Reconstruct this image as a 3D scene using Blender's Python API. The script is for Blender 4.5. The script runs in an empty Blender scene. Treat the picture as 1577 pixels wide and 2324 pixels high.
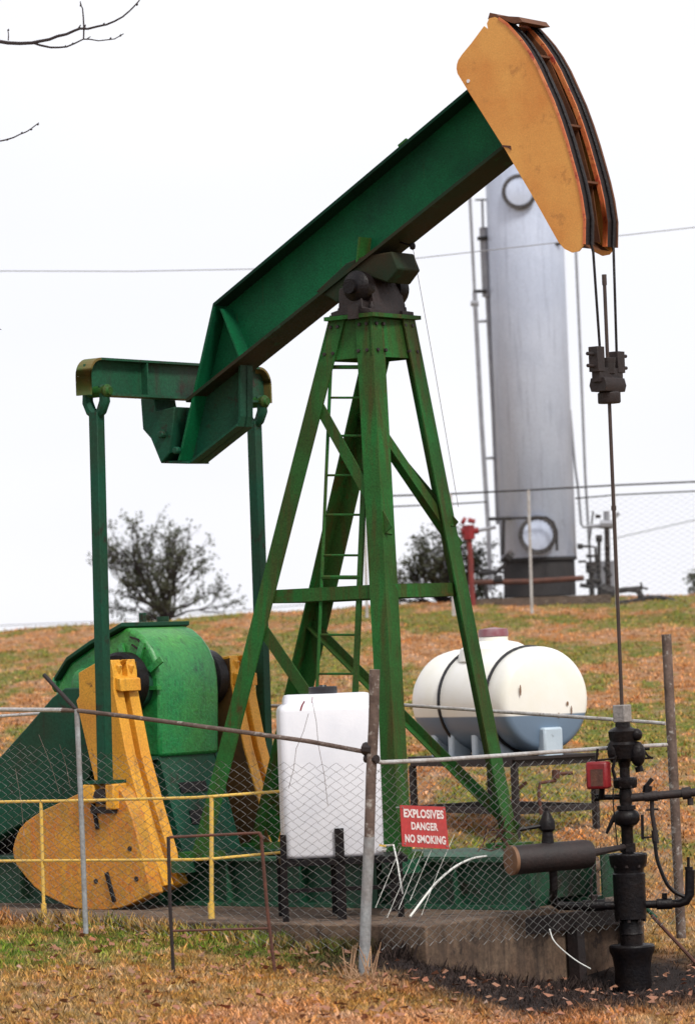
import bpy, bmesh, math, random
import numpy as np
from mathutils import Vector, Matrix
random.seed(7)
SC = bpy.context.scene
COL = SC.collection
# ------------------------------------------------------------------ camera
FPX, ZC, HOR, ROLL = 8400.0, 2.3, 1490.0, math.radians(2.2)
CAM = Vector((0, 0, ZC))
pt = math.atan((HOR-1162.0)/FPX)
F = Vector((0, math.cos(pt), math.sin(pt)))
U0 = Vector((0, -math.sin(pt), math.cos(pt)))
R0 = Vector((1, 0, 0))
CR = R0*math.cos(ROLL) - U0*math.sin(ROLL)
CU = U0*math.cos(ROLL) + R0*math.sin(ROLL)
cd = bpy.data.cameras.new('camera')
cd.sensor_width = 36; cd.sensor_fit = 'HORIZONTAL'
cd.lens = FPX/1577.0*36
cd.clip_start = 1; cd.clip_end = 3000
cam = bpy.data.objects.new('camera', cd); COL.objects.link(cam)
m3 = Matrix((CR, CU, -F)).transposed()
cam.matrix_world = Matrix.Translation(CAM) @ m3.to_4x4()
cd.dof.use_dof = True; cd.dof.focus_distance = 27.5; cd.dof.aperture_fstop = 4.5
SC.camera = cam
# ------------------------------------------------------------------ sky, sun, exposure
SUN_EL, SUN_AZ = math.radians(48), math.radians(148)
w = bpy.data.worlds.new('World'); SC.world = w; w.use_nodes = True
nt = w.node_tree; nt.nodes.clear()
def nn(t, ty, **k):
    n = t.nodes.new(ty)
    for a, b in k.items(): setattr(n, a, b)
    return n
sky = nn(nt, 'ShaderNodeTexSky', sky_type='NISHITA', sun_disc=False, sun_elevation=SUN_EL, sun_rotation=SUN_AZ)
bg = nn(nt, 'ShaderNodeBackground'); bg.inputs['Strength'].default_value = 0.10
cl = nn(nt, 'ShaderNodeMix', data_type='RGBA')
# overcast: a nearly closed pale cloud layer over the sky
tc = nn(nt, 'ShaderNodeTexCoord'); mp = nn(nt, 'ShaderNodeMapping'); mp.inputs['Scale'].default_value = (1.5, 1.5, 4.0)
no = nn(nt, 'ShaderNodeTexNoise'); no.inputs['Scale'].default_value = 2.2; no.inputs['Detail'].default_value = 3
rp = nn(nt, 'ShaderNodeValToRGB')
rp.color_ramp.elements[0].position = .3; rp.color_ramp.elements[0].color = (9.6, 9.7, 10.5, 1)
rp.color_ramp.elements[1].position = .7; rp.color_ramp.elements[1].color = (10.6, 10.6, 10.9, 1)
nt.links.new(tc.outputs['Generated'], mp.inputs['Vector']); nt.links.new(mp.outputs[0], no.inputs['Vector'])
nt.links.new(no.outputs['Fac'], rp.inputs['Fac'])
cl.inputs['Factor'].default_value = 0.96
nt.links.new(sky.outputs[0], cl.inputs['A']); nt.links.new(rp.outputs[0], cl.inputs['B'])
nt.links.new(cl.outputs['Result'], bg.inputs['Color'])
ow = nn(nt, 'ShaderNodeOutputWorld'); nt.links.new(bg.outputs[0], ow.inputs['Surface'])
sl = bpy.data.lights.new('sun', 'SUN'); sl.energy = 3.2; sl.angle = math.radians(12); sl.color = (1, .965, .9)
so = bpy.data.objects.new('sun', sl); COL.objects.link(so)
sd = Vector((math.cos(SUN_EL)*math.sin(SUN_AZ-math.pi*0+0), math.cos(SUN_EL)*math.cos(SUN_AZ), math.sin(SUN_EL)))
so.rotation_euler = sd.to_track_quat('Z', 'Y').to_euler()
SC.view_settings.view_transform = 'Standard'; SC.view_settings.look = 'None'
SC.view_settings.exposure = 0.0; SC.view_settings.gamma = 1
SC.render.resolution_x = 694; SC.render.resolution_y = 1024
# ------------------------------------------------------------------ measuring: a sight line meets a real plane
def ray(px, py): return F + CR*((px-788.5)/FPX) + CU*((1162.0-py)/FPX)
def P(px, py, Y):
    d = ray(px, py); return CAM + d*(Y/d.y)
TH = math.radians(38)
ub = Vector((math.cos(TH), -math.sin(TH), 0)); vb = Vector((-math.sin(TH), -math.cos(TH), 0)); zb = Vector((0, 0, 1))
O = P(845, 712, 28.0)
OB = Vector((O.x, O.y, 0))
def plane(px, py, p0, n):
    d = ray(px, py); return CAM + d*((p0-CAM).dot(n)/d.dot(n))
def J(px, py, v): return plane(px, py, OB+vb*v, vb)
def K(px, py, u): return plane(px, py, OB+ub*u, ub)
def ZP(px, py, z): return plane(px, py, Vector((0, 0, z)), zb)
def L(u, v, z): return OB + ub*u + vb*v + zb*z
def uz(px, py, v):
    p = J(px, py, v)-OB; return (p.dot(ub), p.z)
def inv(p):
    q = p-OB; return q.dot(ub), q.dot(vb), p.z
# ------------------------------------------------------------------ materials
def mat(name, base, c2=None, c3=None, scale=3.0, rough=.55, metal=0.0, bump=.25, amt2=.45, amt3=.25,
        stretch=(1, 1, 1), bscale=40, spec=.5, streak=0.0, coord='Object', trans=0.0, grime=0.0):
    m = bpy.data.materials.new(name); m.use_nodes = True
    t = m.node_tree; t.nodes.clear()
    out = nn(t, 'ShaderNodeOutputMaterial'); b = nn(t, 'ShaderNodeBsdfPrincipled')
    t.links.new(b.outputs[0], out.inputs['Surface'])
    b.inputs['Roughness'].default_value = rough; b.inputs['Metallic'].default_value = metal
    b.inputs['Specular IOR Level'].default_value = spec
    c2 = c2 or tuple(x*.6 for x in base); c3 = c3 or tuple(x*.4 for x in base)
    tc = nn(t, 'ShaderNodeTexCoord'); mp = nn(t, 'ShaderNodeMapping'); mp.inputs['Scale'].default_value = stretch
    t.links.new(tc.outputs[coord], mp.inputs['Vector'])
    def noise(sc, det, off=0.0, src=None, rgh=.6):
        n = nn(t, 'ShaderNodeTexNoise', noise_dimensions='4D'); n.inputs['W'].default_value = off
        n.inputs['Scale'].default_value = sc; n.inputs['Detail'].default_value = det; n.inputs['Roughness'].default_value = rgh
        t.links.new((src or mp.outputs[0]), n.inputs['Vector']); return n
    def ramp(n, a, bb):
        r = nn(t, 'ShaderNodeMapRange'); r.inputs['From Min'].default_value = a; r.inputs['From Max'].default_value = bb
        t.links.new(n.outputs['Fac'], r.inputs['Value']); return r.outputs[0]
    def mix(f, A, B):
        x = nn(t, 'ShaderNodeMix', data_type='RGBA')
        if isinstance(f, float): x.inputs['Factor'].default_value = f
        else: t.links.new(f, x.inputs['Factor'])
        for s, v in (('A', A), ('B', B)):
            if isinstance(v, tuple): x.inputs[s].default_value = (*v, 1)
            else: t.links.new(v, x.inputs[s])
        return x.outputs['Result']
    n1 = noise(scale, 6); n2 = noise(scale*2.7, 8, 3.1, rgh=.7)
    c = mix(ramp(n1, .62-amt2*.5, .95-amt2*.5), base, c2)
    c = mix(ramp(n2, .78-amt3*.5, .86-amt3*.5), c, c3)
    if streak > 0:
        ms = nn(t, 'ShaderNodeMapping'); ms.inputs['Scale'].default_value = (9, 9, .7)
        t.links.new(tc.outputs[coord], ms.inputs['Vector'])
        n4 = noise(1.6, 5, 7.7, ms.outputs[0])
        c = mix(ramp(n4, .72-streak*.4, .95-streak*.3), c, c3)
    n3 = noise(bscale, 4, 1.3)
    if grime > 0:
        g = nn(t, 'ShaderNodeMapRange'); g.inputs['To Min'].default_value = 1-grime; g.inputs['To Max'].default_value = 1+grime
        g.inputs['From Min'].default_value = .3; g.inputs['From Max'].default_value = .7
        t.links.new(n3.outputs['Fac'], g.inputs['Value'])
        vm = nn(t, 'ShaderNodeVectorMath', operation='SCALE'); t.links.new(c, vm.inputs[0]); t.links.new(g.outputs[0], vm.inputs['Scale'])
        c = vm.outputs[0]
    if isinstance(c, tuple): b.inputs['Base Color'].default_value = (*c, 1)
    else: t.links.new(c, b.inputs['Base Color'])
    bp = nn(t, 'ShaderNodeBump'); bp.inputs['Strength'].default_value = bump; bp.inputs['Distance'].default_value = .01
    t.links.new(n3.outputs['Fac'], bp.inputs['Height']); t.links.new(bp.outputs[0], b.inputs['Normal'])
    return m
RUST = (.085, .03, .012)
M = {}
M['beam'] = mat('beam green', (.003, .11, .038), (.002, .045, .02), (.04, .022, .008), 1.3, .6, 0, .2, .6, .2, streak=.2, grime=.28, spec=.15, bscale=70)
M['leg'] = mat('leg green', (.014, .135, .028), (.022, .055, .010), (.055, .034, .009), 1.5, .6, 0, .2, .65, .34, streak=.6, grime=.3, spec=.15, bscale=70)
M['gear'] = mat('gearbox green', (.006, .17, .045), (.05, .24, .035), (.005, .03, .014), 1.6, .38, 0, .5, .5, .36, streak=.35, grime=.35, bscale=45)
M['dkgreen'] = mat('dark green paint', (.004, .062, .034), (.015, .042, .022), (.022, .018, .012), 2, .6, 0, .3, .5, .4, streak=.3, grime=.2, spec=.2)
M['skid'] = mat('skid green', (.003, .075, .032), (.008, .035, .018), (.025, .02, .012), 1.4, .6, 0, .3, .5, .4, streak=.5, grime=.3)
M['cheek'] = mat('painted shade on crank cheek', (.12, .055, .012), (.06, .03, .01), (.25, .12, .02), 3, .6, 0, .3, .5, .3)  # brown yellow that carries the shade on the inner crank faces
M['yellow'] = mat('safety yellow', (.70, .34, .025), (.60, .24, .02), (.16, .07, .015), 2.2, .55, 0, .3, .45, .36, streak=.4, grime=.25, bscale=70)
M['weight'] = mat('counterweight yellow', (.62, .29, .02), (.25, .14, .02), (.52, .17, .02), 3.4, .6, 0, .4, .52, .5, streak=.75, grime=.35, bscale=60)
M['head'] = mat('faded orange paint', (.64, .31, .07), (.54, .20, .035), (.44, .185, .04), 2.0, .6, 0, .12, .42, .40, streak=.15, grime=.12, bscale=90)
M['headrim'] = mat('worn orange rim', (.48, .10, .03), (.60, .22, .07), (.30, .03, .015), 6, .5, 0, .3, .5, .5)
M['headin'] = mat('rusty brown steel', (.13, .045, .014), (.06, .02, .008), (.02, .008, .005), 4, .7, 0, .4, .5, .4)
M['black'] = mat('black greasy steel', (.005, .0045, .006), (.011, .007, .006), (.035, .022, .018), 9, .42, 0, .6, .5, .25, grime=.4, spec=.18)
M['rusty'] = mat('rust brown steel', (.10, .034, .02), (.055, .022, .015), (.17, .07, .035), 9, .75, 0, .5, .5, .35, grime=.3)
M['rustblack'] = mat('dark rusted steel', (.018, .009, .008), (.009, .006, .006), (.06, .022, .012), 8, .65, 0, .5, .5, .3, grime=.3)
M['galv'] = mat('weathered galvanised pipe', (.52, .52, .52), (.36, .32, .29), (.11, .07, .05), 7, .5, .35, .3, .6, .4, grime=.25)
M['post'] = mat('rusted fence post', (.15, .105, .085), (.065, .04, .03), (.34, .31, .28), 6, .7, .1, .4, .5, .45, grime=.3)
M['postgrey'] = mat('bare grey post', (.30, .32, .33), (.22, .2, .19), (.12, .08, .06), 6, .6, .2, .3, .5, .3, grime=.25)
M['wire'] = mat('galvanised wire', (.36, .36, .35), (.16, .15, .13), (.08, .05, .035), 10, .45, .5, .0, .5, .4)
M['white'] = mat('white polyethylene', (.70, .70, .74), (.60, .61, .66), (.5, .5, .48), 3, .38, 0, .1, .4, .1)
M['silver'] = mat('aluminium painted tower', (.56, .62, .76), (.46, .52, .66), (.33, .37, .48), 1.0, .4, .2, .12, .6, .25, streak=.5, grime=.12)
M['silverp'] = mat('grey pipe paint', (.30, .31, .34), (.22, .22, .25), (.13, .12, .12), 5, .5, .3, .2, .5, .3)
M['skirt'] = mat('black tower skirt', (.02, .019, .021), (.035, .03, .03), (.07, .05, .045), 3, .8, 0, .4, .5, .3, grime=.4)
M['conc'] = mat('stained concrete', (.19, .13, .085), (.10, .058, .036), (.04, .025, .018), 2.2, .9, 0, .8, .7, .5, streak=.7, grime=.4, bscale=25)
M['red'] = mat('red paint', (.24, .008, .012), (.15, .008, .010), (.08, .02, .012), 7, .45, 0, .3, .5, .25)
M['redrust'] = mat('red rusted pipe', (.20, .025, .02), (.11, .02, .018), (.05, .015, .012), 8, .6, 0, .3, .5, .4)
M['signred'] = mat('sign red enamel', (.42, .035, .035), (.34, .05, .045), (.45, .2, .17), 9, .5, 0, .1, .4, .2, grime=.15)
M['signwhite'] = mat('sign white lettering', (.72, .66, .64), (.6, .45, .43), (.45, .12, .1), 30, .6, 0, .1, .5, .38)
M['greyblock'] = mat('grey cast block', (.27, .25, .235), (.2, .18, .17), (.10, .08, .07), 12, .6, .1, .5, .5, .3, grime=.3)
M['bark'] = mat('dark bark', (.022, .015, .017), (.035, .026, .026), (.012, .008, .008), 30, .9, 0, .6)
M['leafm'] = mat('dark evergreen leaf', (.05, .06, .025), (.035, .03, .016), (.10, .10, .05), 3, .7, 0, 0, .5, .4)
M['purple'] = mat('faded maroon lid', (.20, .06, .075), (.30, .2, .22), (.12, .05, .06), 8, .5)
M['blackp'] = mat('black plastic', (.018, .018, .022), None, None, 8, .4)
M['pad'] = mat('gravel pad', (.12, .085, .065), (.07, .05, .04), (.2, .16, .13), 6, .95, 0, .6, .5, .4, grime=.4)
M['hose'] = mat('white hose', (.70, .70, .66), (.55, .55, .5), (.35, .3, .25), 12, .5)
M['railY'] = mat('yellow pipe rail', (.72, .45, .07), (.6, .4, .12), (.38, .25, .12), 12, .5, 0, .2, .5, .3)
M['bronze'] = mat('rusty tube end', (.20, .10, .05), (.12, .06, .03), (.05, .03, .02), 9, .7)
# two-tone translucent tank: milky plastic over a blue grey liquid
def tank_mat(zline):
    m = mat('milky tank plastic', (.80, .79, .75), (.74, .72, .62), (.33, .22, .10), 2.2, .35, 0, .08, .45, .1)
    t = m.node_tree; b = [n for n in t.nodes if n.type == 'BSDF_PRINCIPLED'][0]
    src = b.inputs['Base Color'].links[0].from_socket
    g = nn(t, 'ShaderNodeNewGeometry'); sp = nn(t, 'ShaderNodeSeparateXYZ'); t.links.new(g.outputs['Position'], sp.inputs[0])
    r = nn(t, 'ShaderNodeMapRange'); r.inputs['From Min'].default_value = zline-.006; r.inputs['From Max'].default_value = zline+.006
    t.links.new(sp.outputs['Z'], r.inputs['Value'])
    x = nn(t, 'ShaderNodeMix', data_type='RGBA'); x.inputs['A'].default_value = (.13, .19, .27, 1)
    t.links.new(r.outputs[0], x.inputs['Factor']); t.links.new(src, x.inputs['B']); t.links.new(x.outputs['Result'], b.inputs['Base Color'])
    return m
# ------------------------------------------------------------------ mesh builder
class MB:
    def __init__(s): s.v = []; s.f = []; s.sm = []
    def add(s, vs, fs, smooth=False):
        n = len(s.v); s.v += [Vector(p) for p in vs]; s.f += [tuple(i+n for i in f) for f in fs]; s.sm += [smooth]*len(fs)
    def box(s, c, ax, h):
        c = Vector(c); vs = [c+ax[0]*h[0]*a+ax[1]*h[1]*b+ax[2]*h[2]*d for a in (-1, 1) for b in (-1, 1) for d in (-1, 1)]
        s.add(vs, [(0, 1, 3, 2), (4, 6, 7, 5), (0, 4, 5, 1), (2, 3, 7, 6), (0, 2, 6, 4), (1, 5, 7, 3)]); return s
    def jb(s, u0, u1, v0, v1, z0, z1): return s.box(L((u0+u1)/2, (v0+v1)/2, (z0+z1)/2), (ub, vb, zb), ((u1-u0)/2, (v1-v0)/2, (z1-z0)/2))
    def prism(s, pts, ext):
        n = len(pts); ext = Vector(ext); a = [Vector(p) for p in pts]
        s.add(a+[p+ext for p in a], [tuple(range(n))[::-1], tuple(range(n, 2*n))]+[(i, (i+1) % n, (i+1) % n+n, i+n) for i in range(n)]); return s
    def uzp(s, pts, v0, v1): return s.prism([L(u, v0, z) for u, z in pts], vb*(v1-v0))
    def jpoly(s, pp, v0, v1, vref): return s.uzp([uz(x, y, vref) for x, y in pp], v0, v1)
    def bar(s, p0, p1, w_, h_, up=zb):
        p0 = Vector(p0); p1 = Vector(p1); d = (p1-p0); l = d.length; d.normalize()
        a = d.cross(up).normalized(); b = a.cross(d).normalized()
        return s.box((p0+p1)/2, (d, a, b), (l/2, w_/2, h_/2))
    def angle(s, p0, p1, d1, d2, size, t=.012):   # L section, corner along p0-p1
        p0 = Vector(p0); p1 = Vector(p1); ax = (p1-p0).normalized()
        a = (d1-ax*d1.dot(ax)).normalized(); b = (d2-ax*d2.dot(ax)).normalized()
        sec = [Vector(), a*size, a*size+b*t, a*t+b*t, a*t+b*size, b*size]
        s.add([p0+q for q in sec]+[p1+q for q in sec], [(0, 1, 2, 3), (0, 3, 4, 5), (6, 9, 8, 7), (6, 11, 10, 9)]+[(i, (i+1) % 6, (i+1) % 6+6, i+6) for i in range(6)]); return s
    def tube(s, pts, r, seg=10, caps=True):
        pts = [Vector(p) for p in pts]; n = len(pts)
        rr = r if isinstance(r, (list, tuple)) else [r]*n
        prev = None; vs = []
        for i, p in enumerate(pts):
            d = (pts[min(i+1, n-1)]-pts[max(i-1, 0)]).normalized()
            if prev is None: a = d.cross(Vector((.31, .2, .93)) if abs(d.z) < .9 else Vector((1, .1, 0))).normalized()
            else: a = (prev-d*prev.dot(d)).normalized()
            prev = a; b = d.cross(a)
            vs += [p+(a*math.cos(2*math.pi*k/seg)+b*math.sin(2*math.pi*k/seg))*rr[i] for k in range(seg)]
        fs = [(i*seg+k, i*seg+(k+1) % seg, (i+1)*seg+(k+1) % seg, (i+1)*seg+k) for i in range(n-1) for k in range(seg)]
        s.add(vs, fs, True)
        if caps: s.add(vs[:seg], [tuple(range(seg))]); s.add(vs[-seg:], [tuple(range(seg))])
        return s
    def lathe(s, prof, o, ax=zb, seg=24):
        return s.tube_prof(prof, Vector(o), Vector(ax).normalized(), seg)
    def tube_prof(s, prof, o, ax, seg):
        a = ax.cross(Vector((.3, 1, .1))).normalized(); b = ax.cross(a); vs = []
        for r, t in prof: vs += [o+ax*t+(a*math.cos(2*math.pi*k/seg)+b*math.sin(2*math.pi*k/seg))*max(r, 1e-4) for k in range(seg)]
        n = len(prof)
        s.add(vs, [(i*seg+k, i*seg+(k+1) % seg, (i+1)*seg+(k+1) % seg, (i+1)*seg+k) for i in range(n-1) for k in range(seg)], True)
        if prof[0][0] > 1e-3: s.add(vs[:seg], [tuple(range(seg))])
        if prof[-1][0] > 1e-3: s.add(vs[-seg:], [tuple(range(seg))])
        return s
    def ibeam(s, p0, p1, H, Wd, tf=.015, tw=.01, up=zb):
        p0 = Vector(p0); p1 = Vector(p1); d = (p1-p0).normalized(); a = d.cross(up).normalized(); b = a.cross(d).normalized()
        s.bar(p0+b*(H/2-tf/2), p1+b*(H/2-tf/2), Wd, tf, up); s.bar(p0-b*(H/2-tf/2), p1-b*(H/2-tf/2), Wd, tf, up)
        s.bar(p0, p1, tw, H-2*tf, up); return s
    def build(s, name, m, parent=None, bevel=0.0, sharp=35):
        me = bpy.data.meshes.new(name)
        lo = Vector((min(p.x for p in s.v), min(p.y for p in s.v), min(p.z for p in s.v)))
        hi = Vector((max(p.x for p in s.v), max(p.y for p in s.v), max(p.z for p in s.v)))
        org = (lo+hi)/2
        if parent is None: org.z = lo.z
        me.from_pydata([tuple(p-org) for p in s.v], [], s.f); me.update()
        me.polygons.foreach_set('use_smooth', s.sm)
        bm = bmesh.new(); bm.from_mesh(me); bmesh.ops.remove_doubles(bm, verts=bm.verts, dist=1e-5)
        bmesh.ops.recalc_face_normals(bm, faces=bm.faces); bm.to_mesh(me); bm.free()
        me.set_sharp_from_angle(angle=math.radians(sharp))
        me.materials.append(M[m] if isinstance(m, str) else m)
        o = bpy.data.objects.new(name, me); COL.objects.link(o)
        if parent is not None:
            o.parent = parent; q = parent; w0 = Vector()
            while q is not None: w0 += q.location; q = q.parent
            o.location = org-w0
        else: o.location = org
        if bevel: 
            bv = o.modifiers.new('bevel', 'BEVEL'); bv.width = bevel; bv.segments = 2; bv.limit_method = 'ANGLE'; bv.angle_limit = math.radians(40)
        return o
def sm_(pts, n=6):
    pts = [Vector(p) for p in pts]; q = [pts[0]*2-pts[1]]+pts+[pts[-1]*2-pts[-2]]; r = []
    for i in range(1, len(q)-2):
        for k in range(n):
            t = k/n; a, b, c, d = q[i-1], q[i], q[i+1], q[i+2]
            r.append(.5*((2*b)+(c-a)*t+(2*a-5*b+4*c-d)*t*t+(3*b-a-3*c+d)*t*t*t))
    return r+[pts[-1]]
def tag(o, label, cat=None, group=None, kind=None):
    if label: o['label'] = label
    if cat: o['category'] = cat
    if group: o['group'] = group
    if kind: o['kind'] = kind
    return o
def thing(name, loc, label, cat, group=None):
    o = bpy.data.objects.new(name, None); COL.objects.link(o); o.location = loc; o.empty_display_size = .2
    return tag(o, label, cat, group)
def ss(a, b, x):
    t = min(1, max(0, (x-a)/(b-a))); return t*t*(3-2*t)
# ------------------------------------------------------------------ ground
UW = uz(1411, 1600, 0)[0]                 # well axis, metres ahead of the samson post
WP = L(UW, 0, 0)
SLAB_U0, SLAB_U1, SLAB_V0, SLAB_V1, SLAB_Z = -4.2, 1.68, -.85, 1.86, .43
def T(x, y):
    z = .16+.02*(min(y, 28)-22)
    if y > 28:
        k = .0885*(y-28)
        z += k if y < 58 else .0885*30+.22*(1-math.exp(-(y-58)/2.5)) - .10*max(0, y-63)*(1 if y < 90 else 90/y)
    z -= .033*max(0, -x)*ss(35, 60, y)*.95
    z += .13*ss(.6, -2.4, x)*ss(22.5, 26.3, y)*ss(40, 30, y)
    z -= .22*ss(.1, 1.1, x)*ss(32, 28.5, y)
    z -= .26*math.exp(-((x-WP.x+.1)**2/.6+(y-WP.y+.6)**2/1.1))
    z += .022*math.sin(x*2.1+y*.7)+.015*math.sin(x*4.3-y*2.9)
    q = Vector((x, y, 0))-OB; u, v = q.dot(ub), q.dot(vb)
    if SLAB_U0-.3 < u < SLAB_U1 and SLAB_V0-.15 < v < SLAB_V1+.15: z = min(z, .36)
    return z
def grid(xs, ys):
    vs = [(x, y, T(x, y)) for y in ys for x in xs]; n = len(xs)
    return vs, [(j*n+i, j*n+i+1, (j+1)*n+i+1, (j+1)*n+i) for j in range(len(ys)-1) for i in range(n-1)]
xs = [-1500, -400, -100, -40, -20]+[x*.25-12 for x in range(97)]+[20, 40, 100, 400, 1500]
ys = [-300, -60, 0, 8, 14]+[18+.22*i for i in range(210)]+[66, 70, 76, 84, 95, 120, 200, 500, 1800]
g = MB(); vs, fs = grid(xs, ys); g.add(vs, fs, True)
def ground_mat(name, blades=False):
    m = bpy.data.materials.new(name); m.use_nodes = True; t = m.node_tree; b = t.nodes['Principled BSDF']
    b.inputs['Roughness'].default_value = .9; b.inputs['Specular IOR Level'].default_value = .15
    ge = nn(t, 'ShaderNodeNewGeometry')
    def noise(sc, det, wv, st=(1, 1, 1)):
        mp = nn(t, 'ShaderNodeMapping'); mp.inputs['Scale'].default_value = st; t.links.new(ge.outputs['Position'], mp.inputs['Vector'])
        n = nn(t, 'ShaderNodeTexNoise', noise_dimensions='4D'); n.inputs['W'].default_value = wv; n.inputs['Scale'].default_value = sc
        n.inputs['Detail'].default_value = det; n.inputs['Roughness'].default_value = .65; t.links.new(mp.outputs[0], n.inputs['Vector']); return n.outputs['Fac']
    def rng(v, a, c):
        r = nn(t, 'ShaderNodeMapRange'); r.inputs['From Min'].default_value = a; r.inputs['From Max'].default_value = c
        t.links.new(v, r.inputs['Value']); return r.outputs[0]
    def mth(op, a, c):
        n = nn(t, 'ShaderNodeMath', operation=op); n.use_clamp = op != 'POWER'
        for i, q in enumerate((a, c)):
            if isinstance(q, (int, float)): n.inputs[i].default_value = q
            else: t.links.new(q, n.inputs[i])
        return n.outputs[0]
    def mix(f, A, B):
        x = nn(t, 'ShaderNodeMix', data_type='RGBA'); t.links.new(f, x.inputs['Factor'])
        for s, v in (('A', A), ('B', B)):
            if isinstance(v, tuple): x.inputs[s].default_value = (*v, 1)
            else: t.links.new(v, x.inputs[s])
        return x.outputs['Result']
    k = 1.0
    c = mix(rng(noise(1.3, 5, 0), .35, .65), (.42, .23, .09), (.42, .16, .04))
    c = mix(rng(noise(5, 5, 2), .45, .7), c, (.48, .33, .24))
    c = mix(rng(noise(2.6, 5, 15), .54, .66), c, (.30, .12, .035))
    c = mix(rng(noise(11, 5, 5), .56, .68), c, (.09, .045, .03))
    c = mix(rng(noise(18, 4, 9), .60, .72), c, (.66, .50, .40))
    # green patches
    gn = rng(noise(.8, 4, 4.4, (1, .4, 1)), .46, .53)
    sp = nn(t, 'ShaderNodeSeparateXYZ'); t.links.new(ge.outputs['Position'], sp.inputs[0])
    def band(sock, a, bb, d, e):      # 1 between bb and d
        return mth('MULTIPLY', rng(sock, a, bb), rng(sock, e, d))
    leftg = mth('MULTIPLY', band(sp.outputs['Y'], 24.1, 25.0, 26.9, 27.9), rng(sp.outputs['X'], .7, -.1))
    leftg = mth('MULTIPLY', leftg, rng(noise(1.7, 4, 8), .36, .50))
    gn = mth('MULTIPLY', gn, mth('MAXIMUM', rng(sp.outputs['Y'], 29.5, 31.5), .4))
    gf = mth('MAXIMUM', mth('MULTIPLY', gn, .9), leftg)
    gf = mth('MULTIPLY', gf, rng(noise(9, 3, 6.1), .3, .55))
    gcol = mix(rng(noise(4, 3, 12), .4, .6), (.07, .15, .012), (.15, .18, .025))
    c = mix(gf, c, gcol)
    # oil soaked soil round the well
    dx = nn(t, 'ShaderNodeVectorMath', operation='SUBTRACT'); dx.inputs[1].default_value = (WP.x-.35, WP.y-1.1, 0); t.links.new(ge.outputs['Position'], dx.inputs[0])
    ms = nn(t, 'ShaderNodeMapping'); ms.inputs['Scale'].default_value = (.46, .44, 0); t.links.new(dx.outputs[0], ms.inputs['Vector'])
    ln = nn(t, 'ShaderNodeVectorMath', operation='LENGTH'); t.links.new(ms.outputs[0], ln.inputs[0])
    dn = nn(t, 'ShaderNodeMath', operation='ADD'); t.links.new(ln.outputs['Value'], dn.inputs[0]); t.links.new(mth('MULTIPLY', noise(2.5, 5, 1), .7), dn.inputs[1])
    c = mix(rng(dn.outputs[0], 1.5, 1.05), c, (.035, .026, .024))
    if not blades:
        dk = nn(t, 'ShaderNodeVectorMath', operation='SCALE'); dk.inputs['Scale'].default_value = .75; t.links.new(c, dk.inputs[0]); c = dk.outputs[0]
    if blades:
        rd = mix(rng(ge.outputs['Random Per Island'], 0, 1), (.22, .19, .17), (2.0, 1.85, 1.75))
        mm = nn(t, 'ShaderNodeMix', data_type='RGBA', blend_type='MULTIPLY'); mm.inputs['Factor'].default_value = 1
        t.links.new(c, mm.inputs['A']); t.links.new(rd, mm.inputs['B']); c = mm.outputs['Result']
    t.links.new(c, b.inputs['Base Color'])
    if not blades:
        bp = nn(t, 'ShaderNodeBump'); bp.inputs['Strength'].default_value = .8; bp.inputs['Distance'].default_value = .05
        t.links.new(noise(22, 6, 3), bp.inputs['Height']); t.links.new(bp.outputs[0], b.inputs['Normal'])
    return m
GM = ground_mat('dry grass ground'); BMt = ground_mat('grass blades', True)
tag(g.build('ground', GM), 'grassy ground rising to a hill behind the pumpjack', kind='structure')
# grass blades
def blades(n, y0, y1, hw, hh, seed, name, label, dens=1.0):
    rs = np.random.RandomState(seed); vs = []; fs = []
    yy = y0*(y1/y0)**rs.rand(n); xx = (rs.rand(n)*2-1)*(yy*.0945+.35)
    for x, y in zip(xx, yy):
        q = Vector((x, y, 0))-OB; u, v = q.dot(ub), q.dot(vb)
        if SLAB_U0 < u < SLAB_U1 and SLAB_V0 < v < SLAB_V1: continue
        d = math.hypot(x-WP.x, y-WP.y)
        if d < 1.0 and rs.rand() > .25: continue
        z = T(x, y)-.004; a = rs.rand()*math.pi; wd = hw*(.5+rs.rand()); h = hh*(.35+rs.rand()*.9)
        if rs.rand() < .04: h *= 1.9
        lx, ly = (rs.rand()-.5)*h*1.5, (rs.rand()-.5)*h*1.5; k = len(vs)
        ca, sa = math.cos(a)*wd, math.sin(a)*wd
        vs += [(x-ca, y-sa, z), (x+ca, y+sa, z), (x+ca*.8+lx*.4, y+sa*.8+ly*.4, z+h*.6), (x+lx, y+ly, z+h)]
        fs += [(k, k+1, k+2, k+3)]
    b = MB(); b.v = []; me = bpy.data.meshes.new(name); me.from_pydata(vs, [], fs); me.materials.append(BMt)
    o = bpy.data.objects.new(name, me); COL.objects.link(o); return tag(o, label, kind='stuff')
blades(110000, 20.6, 31, .0042, .034, 3, 'grass', 'short dry grass around the pumpjack')
blades(90000, 31, 63, .009, .034, 4, 'grass', 'dry brown grass on the hill')
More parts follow.
